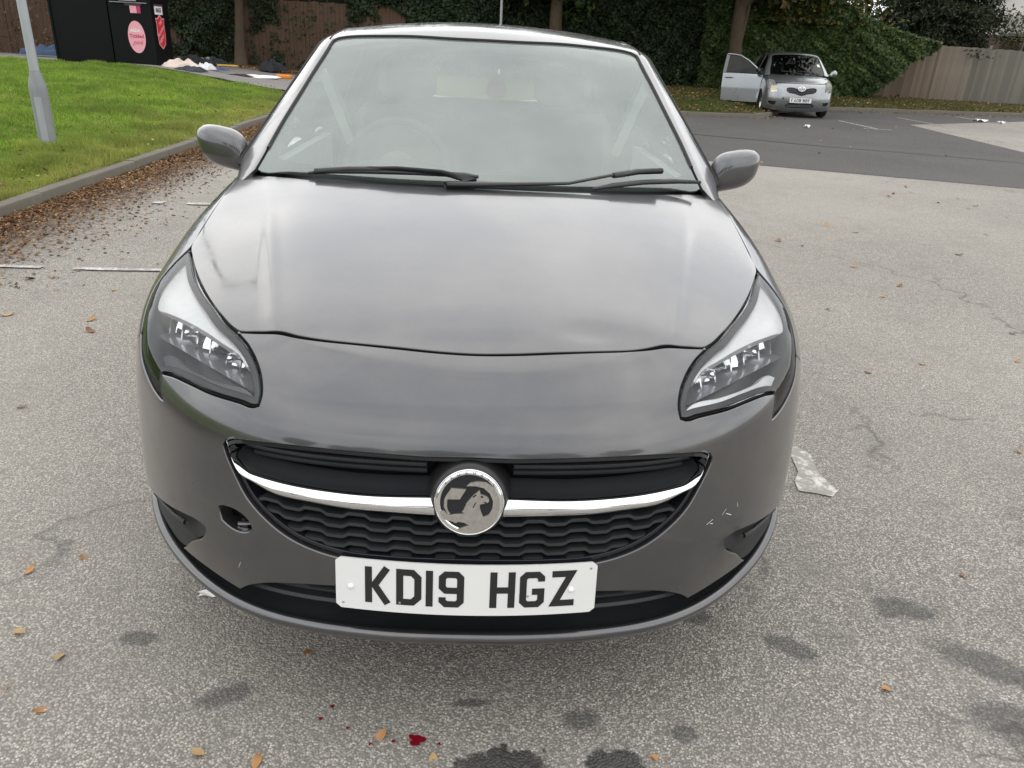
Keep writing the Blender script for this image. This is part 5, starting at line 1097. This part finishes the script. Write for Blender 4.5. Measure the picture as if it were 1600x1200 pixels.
# trees
tree('tree', -7.92, 25.9, .3, .16, 7.0, (2.6, 2.2, 2.4), 'ivy_leaf', 'brown tree trunk standing in the ivy right of the clothes bank', 8000, double=False)
tree('tree', 2.15, 25.6, .3, .24, 7.5, (3.2, 2.4, 2.6), 'bush_leaf', 'tree with plain brown trunk rising above the roof of the grey hatchback', 9000)
tree('tree', 7.85, 25.3, .35, .24, 7.5, (3.0, 2.4, 2.5), 'autumn_crown', 'leaning double trunked tree just behind the open door of the silver car', 9000, lean=(.02, 0), double=True)
tree('tree', 5.2, 29.3, .3, .3, 8.5, (5.5, 6.0, 2.6), 'bush_leaf', 'big tree behind the hedge whose branches reach over the silver car', 14000, s0=.14, s1=.28, lean=(.15, -.62), cz=.70)
tree('tree', -16.5, 28, .2, .25, 7.5, (3.5, 2.5, 2.8), 'bush_leaf', 'tree over the dark fence at the far left', 8000)
tree('tree', -2.8, 29, .2, .25, 8, (3.8, 2.5, 3.0), 'bush_leaf', 'tree behind the ivy hedge hidden by the grey hatchback', 8000)
# low branches with yellowing leaves above the silver car
def spray(name, x, y, z, r, n, mat, lb, cat='tree', s0=.1, s1=.2):
    root = empty(name, (x, y, .3), 0, lb, cat); m = MB(); m.tube([(.3, .5, 0), (.2, .4, (z-.3)*.5), (0, 0, z-.3)], [.09, .07, .03], 8); m.build('trunk', 'bark', root, True)
    P = rng.normal(0, 1, (n, 3))*np.array(r)*.42; P += .25*np.sin(P*5); P[:, 2] += z-.3; leaves('crown', P, s0, s1, mat, root, up=.5)
spray('small_tree', 9.9, 26.2, 3.1, (2.4, .9, 1.0), 4200, 'autumn_crown', 'olive yellow leafy branches above the silver car')
spray('small_tree', 12.0, 27.5, 3.3, (1.5, .9, 1.2), 2500, 'autumn_crown', 'loose olive tree left of the patch of sky')
# conifer drooping over the fence
cf = empty('conifer', (16.3, 29.2, .3), 0, 'dark drooping conifer hanging over the pale board fence', 'tree')
m = MB(); m.tube([(0, 0, 0), (0, 0, 3), (.1, 0, 7.5)], [.28, .2, .05], 12); m.build('trunk', 'bark', cf, True)
pts = []
for k in range(300):
    z = rng.uniform(1.75, 7.2); a = rng.uniform(0, 2*np.pi); L = (7.8-z)*.52*rng.uniform(.6, 1.05); n_ = 260; u = rng.uniform(.12, 1, n_)**.7
    p = np.c_[np.cos(a)*L*u, np.sin(a)*L*u*.8, z-.55*u*u*L*.5+.12*u]; p += rng.normal(0, 1, (n_, 3))*np.array([.16, .16, .07])*(.5+u[:, None]); pts.append(p)
    if k % 5 == 0: m = MB(); m.tube([(0, 0, z-.05), (math.cos(a)*L*.5, math.sin(a)*L*.4, z-.1), (math.cos(a)*L*.9, math.sin(a)*L*.72, z-.5*L*.4)], [.045, .03, .01], 6); m.build('limb', 'bark', cf, True)
P = np.vstack(pts); P = P[(P[:, 2] > 1.55-.25*np.sin(P[:, 0]*2)) & ((P[:, 0] < 1.75+.12*np.sin(P[:, 2]*5)) | (P[:, 2] > 4.0))]; leaves('crown', P, .08, .24, 'conifer_leaf', cf, up=.2, asp=.4)
spray('small_tree', 19.4, 28.6, 2.75, (1.5, .5, .45), 900, 'autumn_crown', 'yellow green leafy twig in front of the white gable', s0=.07, s1=.14)
# pale fence on the right: board by board
fe = empty('board_fence', (13.0, 27.0, .24), math.radians(2.2), 'weathered grey brown close boarded fence at the right edge', 'fence'); me = None
for i in range(170):
    if me is None: m = MB(); m.add([(-.062, 0, 0), (.062, -.030, 0), (.062, .004, 0), (-.062, .008, 0), (-.062, 0, 1.80), (.062, -.030, 1.80), (.062, .004, 1.80), (-.062, .008, 1.80)], [(0, 1, 5, 4), (1, 2, 6, 5), (2, 3, 7, 6), (3, 0, 4, 7), (4, 5, 6, 7), (3, 2, 1, 0)]); o = m.build('board', 'weathered_board', fe); me = o.data
    else: o = bpy.data.objects.new('board', me); COL.objects.link(o); o.parent = fe
    o.location = (-.6+i*.104, random.uniform(-.006, .006), random.uniform(-.012, .02)-.0015*i+(.0)); o.rotation_euler = (0, random.uniform(-.008, .008), random.uniform(-.03, .03))
for z in (.3, 1.0, 1.6): m = MB(); m.box((8.2, .05, z), (17.6, .05, .08)); m.build('rail', 'weathered_board', fe)
for i in range(5): m = MB(); m.box((-.5+i*2.4, .10, .9), (.1, .1, 1.9)); m.build('post', 'weathered_board', fe)
hedge('ivy_hedge', 24.0, 33.0, 29.5, .3, 4.0, 9000, 'bush_leaf', 'hedge behind the far end of the pale board fence beyond the right edge', 'hedge', s0=.12, s1=.26)
# house and garden shed beyond
ho = empty('house', (31.5, 46, 0), 0, 'white rendered house gable with dark verge beyond the fence at top right', 'house')
m = MB(); gb = [(-4.2, 0), (4.2, 0), (4.2, 3.6), (0, 7.4), (-4.2, 3.6)]; m.prism(gb, 8, Matrix.Translation((0, 8, 0)) @ Matrix.Rotation(math.pi/2, 4, 'X')); m.build('wall', 'white_render', ho)
for s in (-1, 1):
    m = MB(); a = Vector((0, 0, 7.52)); b = Vector((s*4.6, 0, 3.36)); d = (b-a).normalized(); L = (b-a).length; m.grid([[tuple(a+Vector((0, -.35, .05))), tuple(b+Vector((0, -.35, .05)))], [tuple(a+Vector((0, 8.2, .05))), tuple(b+Vector((0, 8.2, .05)))], [tuple(a+Vector((0, 8.2, .22))), tuple(b+Vector((0, 8.2, .22)))], [tuple(a+Vector((0, -.35, .22))), tuple(b+Vector((0, -.35, .22)))]], cu=True); rf = m.build('roof', 'roof_tile', ho)
m = MB(); m.box((-.9, 3, 7.6), (.7, .7, 1.9)); m.build('chimney', 'brick_orange', rf)
m = MB(); m.box((-1.6, -.02, 2.2), (1.2, .08, 1.1)); w_ = m.build('window', 'sign_white', ho); m = MB(); m.box((-1.6, -.06, 2.2), (1.0, .02, .9)); m.build('pane', 'dark_glass', w_)
shd = empty('shed', (22.6, 32.4, .2), 0, 'dark timber shed with low grey roof behind the right end of the fence', 'shed')
m = MB(); m.box((0, .4, 1.2), (4.4, 2, 2.4)); m.build('wall', 'brown_boards', shd)
m = MB(); m.add([(-2.6, -1.1, 2.42), (2.6, -1.1, 2.5), (2.6, 1.6, 3.2), (-1.9, 1.6, 3.2), (-2.6, -1.1, 2.34), (2.6, -1.1, 2.42), (2.6, 1.6, 3.1), (-1.9, 1.6, 3.1)], [(0, 1, 2, 3), (7, 6, 5, 4), (0, 4, 5, 1), (0, 3, 7, 4), (1, 5, 6, 2), (2, 6, 7, 3)]); m.build('roof', 'roof_tile', shd)
for x in (-1.5, .6): m = MB(); m.box((x, -1.0, 1.2), (.14, .14, 2.4)); m.build('post', 'weathered_board', shd)
for k, x in enumerate((-24, -13, -3, 8, 19)): tree('tree', x, -34-3*(k % 2), 0, .3, 9, (5.5, 3, 3.8), 'bush_leaf', 'broad tree across the car park, seen only mirrored in the grey car chrome', 3500, s0=.4, s1=.8, group='trees across the car park')
for o in [o for o in bpy.data.objects if o.name.startswith('paper')]: pass
simple('paper_white', (.8, .8, .78), .8)
for (a, b, r_, lb) in ((13.75, 20.95, .17, 'larger white scrap of paper on the tarmac near the fence'), (14.05, 20.5, .10, 'smaller white scrap of paper near the fence'), (7.0, 16.2, .06, 'white scrap on the dark lane in front of the silver car')):
    m = MB(); n = 7; u = np.linspace(-1, 1, n); X, Y = np.meshgrid(u, u); m.grid(np.dstack([X*r_*(1+.2*np.sin(3*Y)), Y*r_*.7, .03+.03*np.sin(4*X+Y*3)])); o = m.build('paper_scrap', 'paper_white', None, True); o.location = (a, b, .01); tag(o, lb, 'litter')
m = MB(); n = 7; u = np.linspace(-1, 1, n); X, Y = np.meshgrid(u, u); m.grid(np.dstack([X*.03*(1+.2*np.sin(3*Y)), Y*.012, .004+.003*np.sin(4*X+Y*3)])); o = m.build('paper_scrap', 'paper_white', None, True); o.location = (-.70, .47, .002); tag(o, 'white crumpled scrap beside the left end of the front lip', 'litter')
# ============================================================ THE SILVER CAR
FC2 = spline([.15, .25, .36, .46, .56, .66, .74, .82, .92], [.09, .03, .005, .0, .012, .035, .075, .16, .34])
TC2 = spline([-.1, .05, .14, .25, .45, .65, .85, 1.1, 1.4], [.60, .76, .82, .862, .915, .955, .99, 1.03, 1.06])
WB2 = lambda x: .10*x*x+.60*x**4
def body2(x, y, z):
    X = np.abs(x); fx = .2*X+2.4*X**3
    a = (FC2(z)+WB2(x)-y)/np.sqrt(1+fx*fx); T = TC2(y-.8*WB2(x))-.03*x*x; t_ = (z-T)*.9
    d = np.hypot(y-.80, z-.30); d2 = np.hypot(y-3.26, z-.30)
    b = X-(.842-.22*np.maximum(z-.6, 0)**1.5+.015*np.exp(-((d-.34)/.06)**2)+.015*np.exp(-((d2-.34)/.06)**2)-.03*np.clip((y-2.9)/.9, 0, 2)**2)
    m_ = smax(smax(a, t_, .05), b, .10); return smax(m_, y-(3.72-.12*np.maximum(z-.6, 0)), .14)
GT2 = spline([1.3, 1.5, 1.7, 1.95, 2.3, 2.8, 3.2, 3.6], [1.42, 1.468, 1.498, 1.517, 1.525, 1.51, 1.48, 1.42])
def green2(x, y, z):
    X = np.abs(x); w_ = .78+(z-1.0)*1.55+.25*np.maximum(z-1.2, 0)**2+.24*x*x-y; t_ = z-(GT2(y)-.13*x*x); b = X-(.80-.34*(z-1.0)-.14*np.maximum(z-1., 0)**2); r = (y-(3.66-.4*(z-1.0)))*.9
    return smax(smax(smax(w_*.5, t_, .04), b*.95, .06), r, .1)
sc = empty('silver_hatchback', (7.80, 18.9, 0), math.radians(-9), 'small silver hatchback with its right front door open and FA08 NBF number plate', 'car')
sc.rotation_euler = (0, math.radians(-1.0), math.radians(-9))
N2 = Sph((0, 1.0, .5)); S2 = Flat((-.93, -.12, .34)); L2 = Flat((-.6, -.7, .4)); G2 = Az((0, 2.2, .85))
def F2(x, z):
    y = float(front(body2, [x], z)[0][1]) ; return (x, y, z)
lampF = [(-.585, .60), (-.60, .655), (-.625, .74), (-.655, .80), (-.70, .845), (-.735, .845), (-.765, .80), (-.775, .72), (-.765, .65), (-.70, .605)]
lampP = [(-.560, .165, .615), (-.565, .19, .68), (-.585, .25, .77), (-.62, .34, .84), (-.68, .46, .885), (-.73, .56, .90), (-.775, .52, .84), (-.790, .42, .74), (-.775, .34, .66), (-.70, .25, .61)]
hood2 = [(0, .155, .80), (-.3, .175, .80), (-.50, .235, .80), (-.585, .285, .80)]+[(-.62, .34, .845), (-.68, .46, .888), (-.73, .565, .905), (-.745, .75, .945), (-.75, .95, .97), (-.6, .87, .98), (-.3, .80, .995), (0, .78, 1.0)]
gr2 = [(0, .04, .670), (-.33, .075, .700), (-.355, .08, .69), (-.35, .07, .63), (-.33, .06, .61), (-.13, .015, .56), (0, .01, .525)]
low2 = [(0, .01, .335), (-.30, .04, .335), (-.335, .05, .31), (-.32, .06, .235), (0, .03, .225)]
fp2 = [(-.545, .13, .375), (-.70, .25, .385), (-.72, .27, .35), (-.66, .22, .30), (-.57, .15, .305)]
arch2 = lambda a0, a1, n, cy=.80, r=.335: [(-.84, cy+r*math.cos(math.radians(a)), .30+r*math.sin(math.radians(a))) for a in np.linspace(a0, a1, n)]
bm2 = [(0, .15, .797), (-.3, .17, .797), (-.50, .23, .797), (-.578, .28, .797), (-.562, .19, .68), (-.556, .165, .610), (-.70, .25, .605), (-.775, .34, .655), (-.792, .42, .735), (-.82, .50, .62)]+arch2(150, 178, 4)+[(-.80, .45, .22), (-.6, .2, .17), (-.3, .1, .155), (0, .09, .15)]
panel('bonnet', sym(hood2), body2, Flat((0, -.25, 1), (0, .5, 0), (0, 1, 0), 2), 'silver_paint', sc, .04, inset=.003)
panel('front_bumper', sym(bm2), body2, N2, 'silver_paint', sc, .026, inset=.003, holes=[sym(gr2), sym(low2), fp2, mirr(fp2), [(-.415, .08, .47), (-.385, .07, .47), (-.385, .07, .44), (-.415, .08, .44)]], flange=.02)
panel('grille', sym(gr2), body2, N2, 'black_plastic', sc, .04, off=.03, flange=0)
for z in (.57, .61, .65):
    xs = np.linspace(-.30, .30, 12); ribbon('grille_slat', [front(body2, xs, z+a, .012+b) for a, b in ((.006, .01), (0, 0), (-.006, .01))], 'black_gloss', sc)
panel('lower_grille', sym(low2), body2, N2, 'black_plastic', sc, .05, off=.03, flange=0)
for z in (.265, .295): xs = np.linspace(-.31, .31, 12); ribbon('grille_slat', [front(body2, xs, z+a, .01+b) for a, b in ((.006, .01), (0, 0), (-.006, .01))], 'lamp_grey', sc)
for mir in (False, True):
    s = 1 if mir else -1
    panel('fog_recess', fp2, body2, N2, 'dark_void', sc, .03, off=.03, flange=0, mir=mir)
    hl = panel('headlight', lampP, body2, L2, 'lens_aged', sc, .025, inset=.004, mir=mir); panel('lamp_housing', lampP, body2, L2, 'reflector', hl, .03, off=.05, flange=0, mir=mir)
    for p, r_ in (((-.655, .33, .70), .055), ((-.70, .42, .80), .04)):
        m = MB(); m.lathe([(0, -.01), (r_*.5, .0), (r_, .025)], 16, Matrix.Translation((p[0]*-s, p[1], p[2])) @ Vector((.4*s, -.9, .2)).to_track_quat('Z', 'Y').to_matrix().to_4x4()); m.build('reflector_bowl', 'reflector', hl, True)
    f2 = [(-.73, .565, .905), (-.746, .75, .944), (-.752, .95, .968), (-.79, 1.08, .97), (-.82, 1.10, .9), (-.84, 1.13, .6), (-.83, 1.15, .25), (-.83, 1.13, .22)]+arch2(-12, 150, 12)+[(-.82, .50, .62), (-.792, .42, .742), (-.775, .52, .845)]
    panel('front_wing', f2, body2, S2, 'silver_paint', sc, .035, inset=.002, mir=mir)
    dq = [(-.80, 1.10, .97), (-.83, 1.115, .9), (-.84, 1.14, .6), (-.83, 1.16, .27), (-.83, 2.15, .27), (-.84, 2.17, .6), (-.80, 2.18, .97)]
    if mir:
        dm = panel('front_door', dq, body2, S2, 'silver_paint', sc, .06, inset=.004, mir=True)
    rq = [(-.80, 2.19, .97), (-.84, 2.18, .6), (-.83, 2.16, .24), (-.83, 2.92, .24)]+arch2(182, 0, 12, cy=3.26)+[(-.76, 3.64, .25), (-.74, 3.68, .7), (-.72, 3.64, .97)]
    panel('rear_quarter', rq, body2, S2, 'silver_paint', sc, .06, inset=.003, mir=mir)
    m = MB(); m.tube([(s*.80, 1.03, .99), (s*.85, 1.0, 1.0)], .025, 8)
    for y in (.80, 3.26): wheel(sc, s*.735, y, .30, .18, s)
    if mir:
        m.tube([(s*.86, 1.01, 1.0), (s*.90, 1.0, 1.03), (s*.955, 1.0, 1.04), (s*.99, 1.01, 1.03)], [.04, .068, .068, .04], 12, flat=1.2); m.build('door_mirror', 'silver_paint', sc, True)
panel('tailgate', [(-.7, 3.6, .97), (-.7, 3.6, .25), (.7, 3.6, .25), (.7, 3.6, .97)], body2, Flat((0, 1, .1), (0, 0, 0), (0, 0, 1), 6), 'silver_paint', sc, .08)
ws2 = [(0, .78, .985), (-.45, .82, .985), (-.66, .88, .985), (-.64, 1.05, 1.08), (-.58, 1.35, 1.27), (-.545, 1.55, 1.40), (-.50, 1.60, 1.425), (-.25, 1.57, 1.44), (0, 1.56, 1.445)]
panel('windscreen', sym(ws2), green2, G2, 'dark_glass', sc, .08, off=.003, flange=0)
sh2 = [(0, 1.565, 1.447)]+[(x*1.02, y+.008, z+.003) for x, y, z in ws2[::-1][1:-2]]+[(-.68, .89, .985), (-.76, .96, .96), (-.81, 1.2, .955), (-.81, 2.2, .955), (-.78, 3.2, .955), (-.70, 3.6, .955), (0, 3.68, .955)]
sw2 = [(-.78, 1.22, 1.03), (-.67, 1.55, 1.27), (-.60, 1.80, 1.40), (-.59, 2.10, 1.415), (-.76, 2.13, 1.02)]; sw3 = [(-.59, 2.2, 1.415), (-.60, 2.9, 1.40), (-.74, 3.0, 1.05), (-.77, 2.2, 1.02)]
panel('roof', sym(sh2), green2, G2, 'silver_paint', sc, .045, holes=[sw2, sw3, mirr(sw2), mirr(sw3)])
for q in (sw3, mirr(sw2), mirr(sw3)): panel('side_window', q, green2, G2, 'dark_glass', sc, .08, off=.005, flange=0)
m = MB(); m.box((0, 1.9, .55), (1.38, 3.0, .55)); m.box((0, .75, .5), (1.0, .9, .5)); m.build('cabin', 'dark_void', sc)
m = MB(); m.box((0, 1.12, .93), (1.3, .5, .12), bev=.03); m.build('dashboard', 'interior_dark', sc, 'auto')
for x in (-.35, .35): m = MB(); m.box((x, 2.0, 1.0), (.44, .16, .55), Matrix.Rotation(math.radians(-12), 4, 'X'), bev=.05); m.box((x, 2.05, 1.33), (.24, .1, .15), bev=.03); m.build('seat', 'seat_fabric', sc, 'auto')
m = MB(); m.box((0, 1.50, 1.37), (.2, .03, .06), bev=.01); m.build('rear_view_mirror', 'black_trim', sc, 'auto')
m = MB(); T_ = [[tuple(Matrix.Translation((-.33, 1.35, 1.0)) @ Matrix.Rotation(math.radians(65), 4, 'X') @ Vector(((.18+.014*math.cos(b))*math.cos(a), (.18+.014*math.cos(b))*math.sin(a), .014*math.sin(b)))) for b in np.linspace(0, 6.283, 6, endpoint=False)] for a in np.linspace(0, 6.283, 24, endpoint=False)]; m.grid(T_, cu=True, cv=True); m.build('steering_wheel', 'seat_fabric', sc, True)
def g2p(pts, off): P = np.array(pts, float); O, D, t0, t1 = G2.rays(G2.to2(P)); Q, h_ = march(green2, O, D, t0, t1); return [tuple(v) for v in Q-grad(green2, Q)*off]
for wv_ in ([(.10, .80, 1.0), (-.15, .86, 1.04), (-.40, .92, 1.05)], [(.55, .86, 1.0), (.3, .88, 1.04), (.02, .90, 1.06)]): m = MB(); m.tube(g2p(wv_, -.015), .009, 6); m.build('wiper', 'black_trim', sc, True)
q = g2p([(.50, 1.18, 1.17), (.57, 1.18, 1.17), (.55, 1.27, 1.22), (.48, 1.27, 1.22)], -.002); m = MB(); m.add(q, [(0, 1, 2, 3)]); m.build('permit_sticker', 'sign_white', sc)
# emblem of three ellipses
def ell(M_, a, b, w_, cx=0, cy=0):
    m = MB(); m.grid([[tuple(M_ @ Vector((cx+(a+r_*math.cos(q))*math.cos(t_), cy+(b+r_*math.cos(q))*math.sin(t_), .4*r_*math.sin(q)))) for q in np.linspace(0, 6.283, 6, endpoint=False)] for r_ in (w_,) for t_ in np.linspace(0, 6.283, 28, endpoint=False)], cu=True, cv=True); return m
eP = front(body2, [0.], .68, -.012)[0]; EM = Mface(eP, (1, 0, 0), (0, -1, .2))
m = MB(); m.prism([(.088*math.cos(a), .062*math.sin(a)) for a in np.linspace(0, 6.283, 24, endpoint=False)], .01, EM @ Matrix.Translation((0, 0, -.012))); em = m.build('emblem', 'satin_silver', sc)
m = MB(); m.prism([(.070*math.cos(a), .046*math.sin(a)) for a in np.linspace(0, 6.283, 24, endpoint=False)], .002, EM @ Matrix.Translation((0, 0, -.001))); m.build('emblem_field', 'black_gloss', em)
for a, b, cy in ((.075, .052, 0), (.026, .046, 0), (.050, .020, .022)): ell(EM @ Matrix.Translation((0, 0, .003)), a, b, .008, 0, cy).build('emblem_ring', 'chrome', em, True)
pP = front(body2, [0.], .42, -.012)[0]; PM = Mface(pP, (1, 0, 0), (0, -1, .05))
m = MB(); m.prism([(-.26, -.0555), (.26, -.0555), (.26, .0555), (-.26, .0555)], .008, PM); np2 = m.build('number_plate', 'plate_white', sc)
for ch, u in (('F', -.200), ('A', -.136), ('0', -.072), ('8', -.010), ('N', .078), ('B', .142), ('F', .206)): glyph(ch, u, 0, lambda a, b, t_: tuple(PM @ Vector((a, b, .0085+t_))), np2, 'plate_black')
# open door, hinged at the front edge
HX, HY = -.815, 1.12
dr = panel('open_door', dq, body2, S2, 'silver_paint', sc, .04, inset=.004, flange=.05)
me = dr.data; me.transform(Matrix.Translation((-HX, -HY, 0)))
dr.location = (HX, HY, 0); dr.rotation_euler = (0, 0, math.radians(66)); dr['label'] = 'front door swung wide open'
def dl(p): return (p[0]-HX, p[1]-HY, p[2])
m = MB(); m.grid([[dl((-.77, y, z)) for z in (.30, .6, .9, .96)] for y in (1.16, 1.6, 2.14)]); m.build('door_card', 'interior_dark', dr)
m = MB(); m.tube([dl(p) for p in ((-.79, 1.14, .98), (-.755, 1.32, 1.12), (-.70, 1.55, 1.28), (-.64, 1.80, 1.395), (-.625, 2.0, 1.42), (-.62, 2.15, 1.42))], .022, 8, flat=1); m.build('window_frame', 'silver_paint', dr, True)
m = MB(); m.grid([[dl((-.62, 2.10, 1.42)), dl((-.79, 2.10, .98))], [dl((-.61, 2.19, 1.42)), dl((-.78, 2.19, .98))]]); m.build('door_pillar', 'lamp_grey', dr)
m = MB(); gq = [dl(p) for p in ((-.785, 1.20, .98), (-.74, 1.40, 1.14), (-.68, 1.62, 1.30), (-.63, 1.85, 1.40), (-.615, 2.1, 1.41), (-.79, 2.1, .98))]; m.add(gq, [(0, 1, 2, 3, 4, 5)]); m.build('door_glass', 'dark_glass', dr)
m = MB(); m.tube([dl((-.83, 1.90, .86)), dl((-.865, 1.93, .865)), dl((-.865, 2.06, .865)), dl((-.83, 2.10, .86))], .016, 8); m.build('door_handle', 'silver_paint', dr, True)
m = MB(); m.tube([dl((-.80, 1.24, 1.0)), dl((-.86, 1.22, 1.02)), dl((-.93, 1.22, 1.04)), dl((-.99, 1.23, 1.03))], [.03, .06, .068, .04], 10, flat=1.2); m.build('door_mirror', 'black_trim', dr, True)
